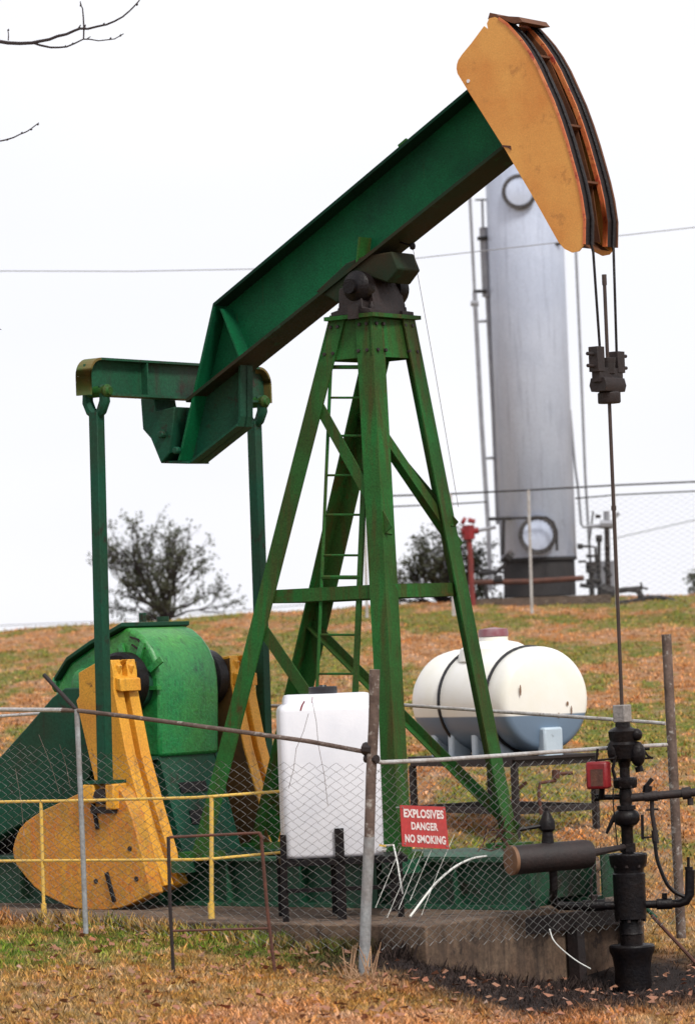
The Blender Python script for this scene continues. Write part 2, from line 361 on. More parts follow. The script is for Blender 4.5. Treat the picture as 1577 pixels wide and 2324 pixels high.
def edge_weeds(n, u0, u1, v0, v1, hh, seed, name, label):
    rs = np.random.RandomState(seed); vs = []; fs = []
    for i in range(n):
        u = u0+(u1-u0)*rs.rand(); v = v0+(v1-v0)*abs(rs.rand()-rs.rand()*.4) if v1 > v0 else v0
        if math.sin(u*7.3)+math.sin(u*17.1+v*3) < rs.rand()*2.2-1.2: continue
        p = L(u, v, 0); z = T(p.x, p.y)-.02; h = hh*(.3+rs.rand()); w_ = .004+.003*rs.rand(); a = rs.rand()*3.14; k = len(vs)
        lx, ly = (rs.rand(2)-.5)*h
        ca, sa = math.cos(a)*w_, math.sin(a)*w_
        vs += [(p.x-ca, p.y-sa, z), (p.x+ca, p.y+sa, z), (p.x+ca*.7+lx*.4, p.y+sa*.7+ly*.4, z+h*.6), (p.x+lx, p.y+ly, z+h)]; fs += [(k, k+1, k+2, k+3)]
    me = bpy.data.meshes.new(name); me.from_pydata(vs, [], fs); me.materials.append(BMt); o = bpy.data.objects.new(name, me); COL.objects.link(o); tag(o, label, kind='stuff')
edge_weeds(9000, -3.6, 1.6, 1.88, 2.2, .12, 12, 'edge_weeds', 'weeds growing along the near edge of the concrete slab')
edge_weeds(1500, 1.70, 2.05, .1, 2.0, .09, 13, 'edge_weeds', 'dry weeds along the front end of the concrete slab')
# leaf litter
rs = random.Random(5); vs = []; fs = []
for i in range(900):
    y = rs.uniform(21.5, 27); x = rs.uniform(-2.3, 2.6)
    q = Vector((x, y, 0))-OB; u, v = q.dot(ub), q.dot(vb)
    if SLAB_U0 < u < SLAB_U1 and SLAB_V0 < v < SLAB_V1: continue
    z = T(x, y)+.02+rs.random()*.02; k = len(vs); s = rs.uniform(.015, .04); a = rs.random()*6.28
    for j, (r, dz) in enumerate(((1, 0), (.55, .012), (1, .004), (.6, -.004))):
        vs.append((x+s*r*math.cos(a+j*1.57), y+s*r*math.sin(a+j*1.57), z+dz+rs.uniform(-.01, .015)))
    fs.append((k, k+1, k+2, k+3))
me = bpy.data.meshes.new('leaf_litter'); me.from_pydata(vs, [], fs)
lm = mat('fallen leaves', (.33, .11, .06), (.22, .12, .07), (.45, .32, .25), 1.5, .8, 0, 0, .6, .4)
me.materials.append(lm); o = bpy.data.objects.new('leaf_litter', me); COL.objects.link(o); tag(o, 'fallen brown and pink leaves on the grass', kind='stuff')
# ------------------------------------------------------------------ concrete slab
s = MB()
pts = []
N = 26
top = []
for i in range(N+1): top.append((SLAB_U0+(SLAB_U1-SLAB_U0)*i/N, SLAB_V1+random.uniform(-.012, .012)))
for i in range(1, 16): top.append((SLAB_U1+random.uniform(-.015, .015), SLAB_V1+(SLAB_V0-SLAB_V1)*i/15))
top.append((SLAB_U0, SLAB_V0))
s.prism([L(u, v, -.35) for u, v in top], zb*(SLAB_Z+.35))
tag(s.build('concrete_slab', 'conc', bevel=.012), 'stained concrete slab under the pumpjack', kind='structure')
# ================================================================== PUMPJACK
PJ = thing('pumpjack', L(0, 0, SLAB_Z), 'large green oil well pumpjack with orange horse head and yellow counterweights', 'pumpjack')
ZS = .80                                      # skid deck height
# skid: two long I-beams with cross members
for vv in (.42, -.42):
    s = MB(); s.jb(-4.3, 1.55, vv-.11, vv+.11, ZS-.025, ZS); s.jb(-4.3, 1.55, vv-.11, vv+.11, SLAB_Z+.002, SLAB_Z+.03)
    s.jb(-4.3, 1.55, vv-.008, vv+.008, SLAB_Z+.03, ZS-.025)
    for k in range(9): s.jb(-4.1+k*.72, -4.085+k*.72, vv-.1, vv+.1, SLAB_Z+.03, ZS-.025)
    s.build('skid_beam', 'skid', PJ)
for uu in (1.47, 1.0, .1, -.75, -1.6, -2.1, -2.9, -3.8):
    s = MB(); s.jb(uu-.07, uu+.07, -.31, .31, ZS-.02, ZS-.002); s.jb(uu-.006, uu+.006, -.41, .41, SLAB_Z+.05, ZS-.02); s.build('cross_member', 'skid', PJ)
s = MB(); s.jb(.3, 1.45, -.5, .5, ZS+.002, ZS+.012); s.build('deck_plate', 'skid', PJ)
# samson post: four angle iron legs, corners measured
VT, VBm = .25, .60
def leg(pa, va, pb, vb_, d1, d2):
    a = J(pa[0], pa[1], va); b = J(pb[0], pb[1], vb_)
    # run on to the foot pad
    d = b-a; b = a+d*((ZS+.05-a.z)/d.z)
    s = MB(); s.angle(a, b, d1, d2, .15, .014); o = s.build('leg', 'leg', PJ)
    f = MB(); c = b+(d1+d2)*.05; f.box(c-zb*.025, (ub, vb, zb), (.13, .13, .024)); f.build('foot_plate', 'leg', o)
    return a, b
LA = leg((748, 715), VT, (430, 1960), VBm, ub, -vb)
LB = leg((842, 718), VT, (905, 1900), VBm, -ub, -vb)
LC = leg((940, 715), -VT, (1176, 1905), -VBm, -ub, vb)
LD = leg((870, 718), -VT, (586, 1950), -VBm, ub, vb)
for la, lb, nm in ((LA, LD, 0), (LB, LC, 0)):
    p, q = inv(la[1]), inv(lb[1]); uu = (p[0]+q[0])/2
    s = MB(); s.jb(min(p[0], q[0])-.12, max(p[0], q[0])+.12, -.74, .74, ZS-.10, ZS-.001) if nm else s.bar(L(p[0], .74, ZS-.052), L(q[0], -.74, ZS-.052), .16, .10); s.build('outrigger', 'skid', PJ)
def at(leg_, z): a, b = leg_; return a+(b-a)*((z-a.z)/(b.z-a.z))
ZT = LA[0].z
s = MB(); hz = LB[0].z
s.jb(-.235, .235, -.30, .30, hz-.002, hz+.028); s.build('top_plate', 'leg', PJ)
# gussets between the leg tops
def gusset(l1, l2, z1, off, name='gusset'):
    a, b = at(l1, hz-.01), at(l2, hz-.01); c, d = at(l2, z1), at(l1, z1)
    s = MB(); s.prism([a+off, b+off, c+off, d+off], off.normalized()*.01); s.build(name, 'leg', PJ)
zg = hz-.30
gusset(LA, LB, zg, -vb*.016); gusset(LB, LC, zg, -ub*.016); gusset(LC, LD, zg, vb*.016); gusset(LD, LA, zg, ub*.016)
for (l1, l2, n_) in ((LA, LB, vb), (LB, LC, ub)):
    for fz in (.05, .25):
        for ft in (.10, .26, .74, .90):
            a, b = at(l1, hz-fz), at(l2, hz-fz); p = a.lerp(b, ft)
            MB().lathe([(.014, -.01), (.014, .012), (.006, .013)], p, n_, 6).build('bolt', 'rustblack', PJ)
# horizontal girts
zh = J(620, 1354, .43).z
def girt(l1, l2, z, outw):
    a, b = at(l1, z), at(l2, z); s = MB(); s.angle(a-outw*.016, b-outw*.016, -outw, -zb, .10, .012); s.build('girt', 'leg', PJ)
girt(LA, LB, zh+.05, vb); girt(LB, LC, zh+.05, ub); girt(LC, LD, zh+.05, -vb); girt(LD, LA, zh+.05, -ub)
def brace(l1, y1, l2, y2, outw, v1, v2, sz=.10):
    a = at(l1, y1); b = at(l2, y2); d = (b-a).normalized(); side = d.cross(outw).normalized()
    if side.z < 0: side = -side
    s = MB(); s.angle(a-outw*.018, b-outw*.018, side, -outw, sz, .01); s.build('brace', 'leg', PJ)
zj = lambda px, py, v: J(px, py, v).z
brace(LA, zj(725, 905, .3), LB, zj(820, 1215, .4), vb, 0, 0, .09)
brace(LB, zj(873, 965, .3), LC, zj(1035, 1245, -.3), ub, 0, 0, .075)
brace(LA, zj(600, 1415, .5), LB, ZS+.12, vb, 0, 0)
brace(LD, zj(728, 1421, -.45), LC, zj(1110, 1890, -.6), -vb, 0, 0, .07)
brace(LD, zj(800, 940, -.3), LC, zj(960, 1200, -.4), -vb, 0, 0, .05)
# ladder
lad = MB(); vl = .32
pl0, pl1 = J(752, 800, .22), J(719, 1575, .45)
pr0, pr1 = J(838, 800, .22), J(806, 1575, .45)
lad.tube([pl0, pl1], .013, 8); lad.bar(pr0, pr1, .045, .02, vb)
LAD = lad.build('ladder', 'leg', PJ)
for yy in (812, 833, 903, 990, 1080, 1170, 1262, 1312, 1442, 1530):
    t = (yy-800)/775.0; a = pl0.lerp(pl1, t); b = pr0.lerp(pr1, t)
    r = MB(); r.tube([a, b], .016 if yy in (1312, 833) else .009, 6); r.build('rung', 'leg', LAD)
# walking beam --------------------------------------------------------
WF = .16
a1, a2 = uz(483, 688, WF), uz(1058, 203, WF)
b1, b2 = uz(576, 841, -WF), uz(1160, 375, -WF)
def on(p, q, u): return (u, p[1]+(q[1]-p[1])*(u-p[0])/(q[0]-p[0]))
ue = a2[0]+.12
ue = uz(1165, 371, -WF)[0]+.22; tl, tr = a1, on(a1, a2, ue-.25); 
bl = uz(424, 950, WF); bl = on(b1, b2, bl[0]); br = on(b1, b2, ue)
th = .022
s = MB()
s.uzp([(tl[0]+.012, tl[1]-th), (tr[0]-.0, tr[1]-th), (br[0]-.012, br[1]+th), (bl[0]+.0, bl[1]+th)], -.009, .009)
WB = s.build('walking_beam', 'beam', PJ)
M['flange'] = mat('flange green with painted shade', (.004, .032, .018), (.006, .016, .010), (.02, .012, .008), 2.2, .75, 0, .2, .5, .3, spec=.1)  # top flange: the shade on its underside is put into this green
M['rodm'] = mat('dark oily rod', (.045, .026, .02), (.025, .015, .012), (.10, .05, .025), 6, .4)
M['ringm'] = mat('weathered bolt ring', (.10, .095, .10), (.05, .045, .045), (.22, .2, .19), 12, .7)
M['olive'] = mat('rusty olive with painted shade', (.010, .026, .013), (.035, .018, .009), (.012, .05, .024), 2.2, .7, 0, .2, .5, .4, spec=.15)  # rust brown olive; on the bottom flange it also holds painted shade
MB().uzp([tl, tr, (tr[0]+.01, tr[1]-th), (tl[0]+.01, tl[1]-th)], -WF, WF).build('top_flange', 'flange', WB)
MB().uzp([bl, br, (br[0]-.012, br[1]+th), (bl[0]-.012, bl[1]+th)], -WF, WF).build('bottom_flange', 'olive', WB)
e0 = uz(483, 688, WF); e1 = uz(403, 1045, WF)
s = MB(); s.uzp([(e0[0]-.004, e0[1]-.004), (e0[0]+.02, e0[1]-.02), (e1[0]+.022, e1[1]), e1], -WF+.004, WF-.004); s.build('end_plate', 'beam', WB)
# web stiffeners
def rib(p0, p1, v0, v1, m_='beam', par=WB):
    a, b = uz(*p0, WF), uz(*p1, WF)
    s = MB(); s.uzp([a, (a[0]+.014, a[1]), (b[0]+.014, b[1]), b], v0, v1); s.build('stiffener', m_, par)
rib((497, 700), (540, 812), .009, .150)
rib((497, 700), (540, 812), -.150, -.009)
rib((812, 537), (806, 597), .009, .155, 'leg')
# lifting lug on the top flange
c = uz(922, 305, 0); c = on(a1, a2, c[0]); dn = Vector((-(a2[1]-a1[1]), a2[0]-a1[0])).normalized(); dt = Vector((a2[0]-a1[0], a2[1]-a1[1])).normalized()
def bp_(cu, t, n): return (cu[0]+dt[0]*t+dn[0]*n, cu[1]+dt[1]*t+dn[1]*n)
s = MB()
for q in ((-.045, -.018), (.018, .045)): s.uzp([bp_(c, q[0], 0), bp_(c, q[1], 0), bp_(c, q[1], .10), bp_(c, q[0], .10)], -.02, .0)
s.uzp([bp_(c, -.018, .07), bp_(c, .018, .07), bp_(c, .018, .10), bp_(c, -.018, .10)], -.02, 0); s.uzp([bp_(c, -.018, .0), bp_(c, .018, .0), bp_(c, .018, .035), bp_(c, -.018, .035)], -.02, 0)
s.build('lifting_lug', 'leg', WB)
# tail bracket under the rear of the beam
k0, k1, k2, k3, k4, k5 = [uz(x, y, .0) for x, y in ((418, 935), (560, 832), (560, 945), (556, 968), (450, 1052), (400, 1052))]
s = MB(); s.uzp([k0, on(b1, b2, k1[0]), k2, k3, k4, k5], -.01, .01)
s.uzp([k3, k4, (k4[0], k4[1]+.02), (k3[0], k3[1]+.02)], -.10, .10); s.uzp([k4, k5, (k5[0], k5[1]+.02), (k4[0], k4[1]+.02)], -.13, .13)
s.uzp([k2, k3, (k3[0]-.02, k3[1]), (k2[0]-.02, k2[1])], -.075, .075); p = on(b1, b2, k1[0]); s.uzp([k2, p, (p[0]-.02, p[1]), (k2[0]-.02, k2[1])], -.075, .075)
s.build('tail_bracket', 'dkgreen', WB)
# rust-stained saddle between beam and bearing ------------------------
zA = lambda x, y: ((x/3.154+1000)/1.4686, (y/3.154+600)/1.4686)
s = MB()
s.jpoly([zA(280, 1180), zA(600, 880), zA(800, 800), zA(1080, 760), zA(1150, 940), zA(1040, 1090), zA(700, 980), zA(560, 1120), zA(640, 1240), zA(500, 1300), zA(430, 1250)], -.14, .14, 0)
s.build('saddle', 'olive', WB, bevel=.012)
zs0 = O.z; cS = J(*zA(800, 1140), 0)
s = MB(); s.tube([cS-vb*.34, cS+vb*.34], .055, 20); 
for sg in (1, -1): s.lathe([(.07, -.07), (.115, -.06), (.125, -.02), (.125, .03), (.10, .06), (.06, .075), (.03, .10)], cS+vb*.22*sg, vb*sg, 24)
s.build('bearing_shaft', 'black', PJ)
s = MB()
for sg in (.2, -.2):
    s.uzp([(-.19, hz+.03), (.19, hz+.03), (.19, hz+.06), (.115, hz+.075), (.10, cS.z-.0), (-.10, cS.z), (-.115, hz+.075), (-.19, hz+.06)], sg-.07, sg+.07)
    for q in (-.15, .15): s.lathe([(.022, 0), (.022, .035), (.012, .035), (.012, .06)], L(q, sg, hz+.06), zb, 8)
s.uzp([(-.17, hz+.03), (.17, hz+.03), (.15, cS.z-.02), (.10, cS.z+.075), (-.10, cS.z+.075), (-.15, cS.z-.02)], -.19, .19)
s.build('bearing_block', 'rustblack', PJ, bevel=.008)
s = MB(); s.jb(.02, .10, .30, .33, hz-.01, hz+.10); s.build('grease_fitting', 'rustblack', PJ)
s = MB(); p = J(936, 558, 0); s.lathe([(.0, -.03), (.02, -.02), (.025, 0), (.02, .02), (0, .03)], p, zb, 10); s.tube([p, J(905, 548, 0)], .008, 6); s.build('line_bracket', 'black', WB)
# horse head ----------------------------------------------------------
zH = lambda x, y: (x/2.2795+885.2, y/2.2795)
back = [(345, 330), (343, 352), (348, 378), (395, 455), (600, 780), (735, 1010), (870, 1250), (900, 1285), (940, 1305), (975, 1298), (998, 1270)]
front = [(1003, 1130), (987, 1020), (966, 925), (940, 830), (912, 730), (880, 630), (842, 525), (800, 430), (762, 345), (720, 270), (680, 212), (640, 165), (600, 122), (560, 95)]
topn = [(540, 85), (512, 92), (500, 118), (506, 150), (485, 132), (420, 220), (372, 278), (352, 308)]
VH = .20
plate = [uz(*zH(x, y), VH) for x, y in back+front+topn]
HH = MB().uzp(plate, VH-.012, VH).build('horse_head', 'head', PJ)
MB().uzp(plate, -VH, -VH+.012).build('side_plate', 'head', HH)
# hand hole shown as a small plug plate
hp = J(*zH(405, 417), VH); MB().tube([hp+vb*.001, hp+vb*.006], .014, 14).build('hole_plug', 'white', HH)
fr = [uz(*zH(x, y), VH) for x, y in [(1001, 1262)]+front]
def off(pts_, d):
    r = []
    for i, p in enumerate(pts_):
        a = pts_[max(i-1, 0)]; b = pts_[min(i+1, len(pts_)-1)]
        t = Vector((b[0]-a[0], b[1]-a[1])).normalized(); r.append((p[0]+t[1]*d, p[1]-t[0]*d))
    return r
o1, i1 = off(fr, .020), off(fr, -.006)
ctr = (sum(p[0] for p in plate)/len(plate), sum(p[1] for p in plate)/len(plate))
if (Vector(o1[7])-Vector(ctr)).length < (Vector(i1[7])-Vector(ctr)).length: SG = -1
else: SG = 1
def strip(v0, v1, d0, d1, name, m_, par=HH):
    A, B = off(fr, d0*SG), off(fr, d1*SG); s = MB()
    for i in range(len(fr)-1): s.uzp([A[i], A[i+1], B[i+1], B[i]], v0, v1)
    return s.build(name, m_, par)
strip(.085, .197, -.004, .012, 'cable_track', 'rustblack'); strip(-.197, -.085, -.004, .012, 'cable_track', 'rustblack')
strip(.197, .207, -.004, .015, 'track_rim', 'headrim'); strip(-.082, -.07, -.02, .015, 'track_rim', 'headrim')
strip(-.215, -.197, -.006, .020, 'track_rim', 'headin')
# inner cross plates
def inner(i, j, m_='headin'):
    a = fr[i]; b = plate[j]; s = MB(); s.uzp([a, (a[0], a[1]-.015), (b[0]+.02, b[1]-.015), (b[0]+.02, b[1])], -.187, .187); s.build('cross_plate', m_, HH)
inner(13, 13+0 if False else 32); inner(10, 3, 'headin'); inner(6, 4); inner(3, 5)
s = MB(); bk = [uz(*zH(x, y), VH) for x, y in [(350, 370), (400, 450), (600, 770), (740, 1005), (870, 1235), (950, 1290)]]
sh = [(p[0]+.05, p[1]+.01) for p in bk]
for i in range(len(bk)-1): s.uzp([(bk[i][0]+.035, bk[i][1]+.02), (bk[i+1][0]+.035, bk[i+1][1]+.02), sh[i+1], sh[i]], -.187, .187)
MBw = s.build('back_plate', 'headin', HH)
s = MB(); s.uzp([uz(*zH(x, y), VH) for x, y in ((600, 130), (700, 250), (850, 600), (940, 950), (980, 1240), (930, 1240), (880, 900), (760, 600), (600, 300))], -.068, -.06); s.build('inner_web', 'headin', HH)
# ragged sheet and hook on the crown
s = MB(); s.jpoly([zH(515, 62), zH(545, 68), zH(560, 78), zH(665, 84), (1186, 48), zH(640, 118), zH(560, 92), zH(505, 96)], -.16, .19, .19); s.build('crown_sheet', 'headin', HH)
s = MB(); s.jpoly([zH(735, 150), zH(745, 108), zH(772, 120), zH(762, 152)], -.19, -.15, -.17); s.build('crown_hook', 'rustblack', HH)
s = MB(); s.jpoly([zH(580, 748), zH(625, 752), zH(628, 775), zH(612, 762), zH(582, 757)], .2005, .207, VH); s.build('bent_lip', 'rusty', HH)
# bridle cables
zc8 = lambda x, y: ((x/5.257+1900)/1.4686, (y/5.257+1100)/1.4686)
for v_, (xa, ya), (xb_, yb_), lift in ((.14, (1346, 571), (1361, 790), 0), (-.14, (1392, 562), (1399, 797), 0)):
    A = off(fr, .024*SG); path = [L(p[0], v_, p[1]) for p in A[::-1]]
    path += [J(xa, ya, v_), J(xb_, yb_, v_)]
    MB().tube(path, .010, 8).build('bridle_cable', 'black', PJ)
s8 = 316.0
def WL(y, du=0, dv=0): return L(UW+du, dv, J(1411+.038*(y-1600), y, 0).z)
def wz(y): return J(1411+.038*(y-1600), y, 0).z
# carrier bar with rod clamps
Yc = WP.y
def W2(px, py, dy=0): return P(px, py, Yc+dy)
c0 = WL(760)
s = MB()
def zv(y): return wz(y)
for vv, y0 in ((.14, 788), (-.12, 796)):
    s.jb(UW-.04, UW+.04, vv-.045, vv+.045, zv(845), zv(y0))
    sg = 1 if vv > 0 else -1
    for yy in (805, 832): s.tube([L(UW-.05*1, vv, zv(yy)), L(UW, vv, zv(yy)), L(UW+.0, vv+sg*.12, zv(yy+(0)))], .014, 8)
s.jb(UW-.035, UW+.035, -.14, .16, zv(868), zv(835))
s.uzp([(UW-.06, zv(858)), (UW-.075, zv(875)), (UW-.06, zv(889)), (UW+.06, zv(889)), (UW+.075, zv(875)), (UW+.06, zv(858))], -.12, .14)
s.lathe([(.05, zv(848)-zv(812)), (.06, 0)], L(UW, 0, zv(812)), zb, 12)
s.lathe([(.08, 0), (.085, .01), (.085, .075), (.07, .085)], L(UW, 0, zv(915)), zb, 10)
s.build('carrier_bar', 'rustblack', PJ, bevel=.006)
s = MB(); top = WL(622); s.tube([top, WL(646)], .018, 12); s.tube([WL(646), WL(915), WL(1603)], .0135, 12); s.tube([WL(1148), WL(1158)], .019, 8); s.build('polished_rod', 'rodm', PJ)
# equalizer beam --------------------------------------------------------
ec = uz(400, 865, 0); EH = .29
s = MB(); up_ = .0
def eq(v0, v1, z0, z1, w_): return s.jb(ec[0]-w_, ec[0]+w_, v0, v1, ec[1]+z0, ec[1]+z1)
EH2 = EH/2; CAPS = []
eq(-.96, .96, EH2-.018, EH2, .075); eq(-.96, .96, -EH2, -EH2+.018, .075); eq(-.98, .98, -EH2+.018, EH2-.018, .008)
for sg in (1, -1):
    s_main = s; s = MB()
    for k in range(7):                       # flange turned down round the end
        a0 = math.pi/2*k/7; a1_ = math.pi/2*(k+1)/7
        q = [(.96*sg+sg*r*math.sin(a), EH2-.14+r*math.cos(a)) for a, r in ((a0, .14), (a1_, .14), (a1_, .122), (a0, .122))]
        s.prism([L(ec[0]-.075, v, ec[1]+z) for v, z in q], ub*.15)
    s.jb(ec[0]-.075, ec[0]+.075, min(.96*sg+sg*.122, .96*sg+sg*.14), max(.96*sg+sg*.122, .96*sg+sg*.14), ec[1]-EH2, ec[1]+EH2-.14)
    cap_ = s; s = s_main; CAPS.append(cap_)
    s.jb(ec[0]-.008, ec[0]+.008, min(sg*.98, sg*1.08), max(sg*.98, sg*1.08), ec[1]-EH2, ec[1]+EH2-.05)
    s.jb(ec[0]-.07, ec[0]+.07, sg*.42-.008, sg*.42+.008, ec[1]-EH2+.018, ec[1]+EH2-.018)
EQ = s.build('equalizer', 'skid', PJ)
M['endrust'] = mat('rusty yellow flange end', (.06, .10, .02), (.16, .09, .02), (.03, .06, .02), 5, .65)
for c_ in CAPS: c_.build('end_flange', 'endrust', EQ)
# tail bearing hanging from equaliser centre
s = MB()
zz2 = lambda x, y: ((x/1.3142+200)/1.4686, (y/1.3142+900)/1.4686)
s.jpoly([zz2(410, 565), zz2(470, 565), zz2(480, 620), zz2(560, 600), zz2(540, 800), zz2(500, 850), zz2(455, 740), zz2(420, 700)], -.10, .16, 0)
for q in ((455, 720), (520, 790)):
    c_ = J(*zz2(*q), .16); s.tube([c_, c_+vb*.05], .03, 10)
s.build('tail_bearing', 'dkgreen', PJ, bevel=.01)
# gearbox location
# pitman arms ----------------------------------------------------------
def pitman(vc, pt_, pb_, name='pitman_arm'):
    a = J(*pt_, vc); b = J(*pb_, vc)
    s = MB(); s.bar(a, b, .088, .088, vb)
    o = s.build(name, 'dkgreen', PJ, bevel=.006)
    s = MB(); d = (a-b).normalized(); pin = a+d*.155
    for sg in (1, -1):                      # clevis straps round the pin
        q = [a+d*(-.02)+ub*sg*.02, a+d*.01+ub*sg*.055, a+d*.08+ub*sg*.088, a+d*.15+ub*sg*.085, a+d*.19+ub*sg*.05]
        s.tube(q, [.038, .044, .046, .044, .034], 8)
    s.build('clevis', 'dkgreen', o)
    s = MB(); s.tube([pin-ub*.10, pin+ub*.12], .045, 14); s.lathe([(.05, 0), (.055, .02), (.03, .05)], pin+ub*.10, ub, 12); s.build('pin', 'leg', o)
    s = MB(); s.box(b-zb*.01, (ub, vb, zb), (.135, .09, .012)); s.build('foot_plate', 'dkgreen', o)
    return b
pb1 = pitman(.97, (219, 935), (239, 1772))
pb2 = pitman(-.97, (577, 957), (604, 1765))
# cranks with counterweights --------------------------------------------
zL = lambda x, y: (x/4.632, y/4.632+1498)
z3 = lambda x, y: (x/2.316, y/2.316+1361.8)
CV0, CV1 = .57, .85
cr = [zL(825, 135), zL(990, 40), zL(1165, 0), zL(1190, 120), zL(1195, 300), zL(1330, 1000), zL(1480, 1560), zL(1620, 2050), zL(1735, 2375), (330, 2030), (255, 1900), zL(990, 1250), zL(800, 430), zL(832, 380)]
cu = [uz(x, y, CV1) for x, y in cr]
frontedge = [cu[i] for i in (4, 5, 6, 7, 8)]
wt = [(440, 1010), (410, 1025), (300, 1078), (230, 1110), (150, 1165), (115, 1205), (92, 1260), (80, 1310), (84, 1350), (100, 1395), (150, 1460), (195, 1510), (250, 1552), (350, 1602), (410, 1622), (470, 1630), (580, 1630), (640, 1620), (690, 1605), (760, 1572), (808, 1545), (770, 1380), (737, 1250), (705, 1130), (655, 1010), (630, 985), (590, 985), (500, 980), (465, 985)]
wu = [uz(*z3(x, y), .97) for x, y in wt]
def crank(sg):
    s = MB()
    lo, hi = sorted((CV0*sg, CV1*sg))
    # centre web, two flanges: an H section seen from the front as two bars with a groove
    s.uzp([(p[0]-.0, p[1]) for p in cu], lo+(.0), lo+.108); s.uzp(cu, hi-.108, hi)
    ins = [(p[0]-.10 if i in (3, 4, 5, 6, 7, 8) else p[0]+.03, p[1]) for i, p in enumerate(cu)]
    s.uzp(ins, lo+.108, hi-.108)
    o = s.build('crank', 'yellow', PJ, bevel=.006)
    ins_f = lo-.003 if sg > 0 else hi+.003
    MB().uzp([(p[0]-(.012 if 3 <= i <= 8 else -.012), p[1]-(.02 if i < 4 else 0)) for i, p in enumerate(cu)], ins_f, ins_f-.004*sg).build('cheek_shade', 'cheek', o)  # added thin plate, its dark colour paints the shade behind the crank
    # bolt heads on top clamp
    s = MB(); lo2, hi2 = lo+.02, hi-.02
    c_ = cu[3]; s.uzp([(c_[0]-.10, c_[1]-.02), (c_[0]+.05, c_[1]-.06), (c_[0]+.055, c_[1]-.16), (c_[0]-.02, c_[1]-.14)], lo2, hi2)
    for q in (.25, .75): s.tube([L(c_[0]-.04, lo+(hi-lo)*q, c_[1]-.05), L(c_[0]+.0, lo+(hi-lo)*q, c_[1]+.05)], .03, 8)
    s.build('clamp', 'yellow', o, bevel=.008)
    W0, W1 = sorted((.853*sg, 1.0*sg))
    wb = MB().uzp(wu, W0, W1).build('counterweight', 'weight', o, bevel=.008)
    f = 1.0*sg
    for (x0, y0, x1, y1) in ((483, 1020, 515, 1205), (562, 1435, 603, 1588)):
        a = uz(*z3(x0, y0), 1.0); b = uz(*z3(x1, y1), 1.0); s = MB()
        s.tube([L(a[0], f+.002*sg, a[1]), L(b[0], f+.002*sg, b[1])], .019, 8); s.build('slot', 'black', wb)
    for (x0, y0) in ((683, 1310), (718, 1468), (505, 1480)):
        a = uz(*z3(x0, y0), 1.0); s = MB(); s.lathe([(.02, 0), (.02, .006), (.01, .006)], L(a[0], f, a[1]), vb*sg, 12); s.build('bolt', 'rustblack', wb)
    # wrist pin bearing under the pitman
    pb = pb1 if sg > 0 else pb2; q = inv(pb)
    s = MB(); s.jb(q[0]+.07, q[0]+.16, min(.9*sg, 1.06*sg), max(.9*sg, 1.06*sg), q[2]-.22, q[2]-.025); s.jb(q[0]-.16, q[0]-.04, min(.9*sg, 1.06*sg), max(.9*sg, 1.06*sg), q[2]-.17, q[2]-.025); s.build('wrist_bearing', 'yellow', wb, bevel=.012)
    s = MB(); s.tube([L(q[0]+.02, .9*sg, q[2]-.12), L(q[0]+.02, 1.07*sg, q[2]-.12)], .06, 16); s.jb(q[0]-.12, q[0]+.14, min(.99*sg, 1.02*sg), max(.99*sg, 1.02*sg), q[2]-.25, q[2]-.20); s.build('wrist_pin', 'rustblack', wb)
crank(1); crank(-1)
# gearbox -----------------------------------------------------------------
GV = .36
gp = [(118, 1600), (132, 1548), (160, 1503), (212, 1466), (262, 1438), (286, 1424), (306, 1432), (326, 1450), (343, 1475), (355, 1505), (361, 1540), (363, 1580), (363, 1660), (363, 1720), (118, 1720)]
g0 = [uz(x, y, GV) for x, y in gp]
# smooth nose: extra arc points
s = MB(); s.uzp(g0[:-2]+[g0[-2], g0[-1]], -GV, GV)
for i in range(len(s.sm)): s.sm[i] = len(s.f[i]) == 4
GB = s.build('gearbox', 'gear', PJ, bevel=.03, sharp=50)
s = MB()
for i in range(1, 5):                          # cover flange following the top
    a, b = g0[i], g0[i+1]
    s.uzp([(a[0], a[1]+.005), (b[0], b[1]+.005), (b[0], b[1]+.04), (a[0], a[1]+.04)], -GV-.05, GV+.05)
s.build('top_cover', 'dkgreen', GB, bevel=.006)
shc = uz(212, 1563, .85)
for sg in (1, -1):
    s = MB(); s.lathe([(.19, 0), (.19, .05), (.16, .07), (.15, .12), (.09, .12), (.09, .26)], L(shc[0], sg*GV, shc[1]), vb*sg, 28); s.build('shaft_housing', 'dkgreen', GB)
    s = MB(); s.lathe([(.21, -.09), (.235, -.07), (.235, .03), (.21, .05)], L(shc[0]-.02, sg*(CV0-.065), shc[1]+.04), vb*sg, 28); s.build('crank_hub', 'black', GB)
    s = MB(); s.lathe([(.13, 0), (.13, .05), (.06, .07)], L(shc[0]-.50, sg*GV, shc[1]+.03), vb*sg, 20); s.build('bearing_cap', 'gear', GB)
for k in range(5):                             # cast ribs fanning over the near bearing
    an = math.radians(35+38*k); d = Vector((math.cos(an), math.sin(an)))
    MB().bar(L(shc[0]+d[0]*.22, GV+.03, shc[1]+d[1]*.22), L(shc[0]+d[0]*.36, GV+.01, shc[1]+d[1]*.36), .05, .022, vb).build('casting_rib', 'gear', GB)
MB().jb(shc[0]+.1, shc[0]+.27, GV, GV+.05, shc[1]-.03, shc[1]).build('casting_rib', 'gear', GB)
s = MB(); c_ = L(g0[5][0]-.05, .0, g0[5][1]+.04)
s.tube([c_+vb*.1, c_+vb*.1+zb*.07], .03, 10); s.tube([c_-vb*.2-ub*.05, c_-vb*.2-ub*.05+zb*.04], .05, 12); s.build('breather', 'dkgreen', GB)
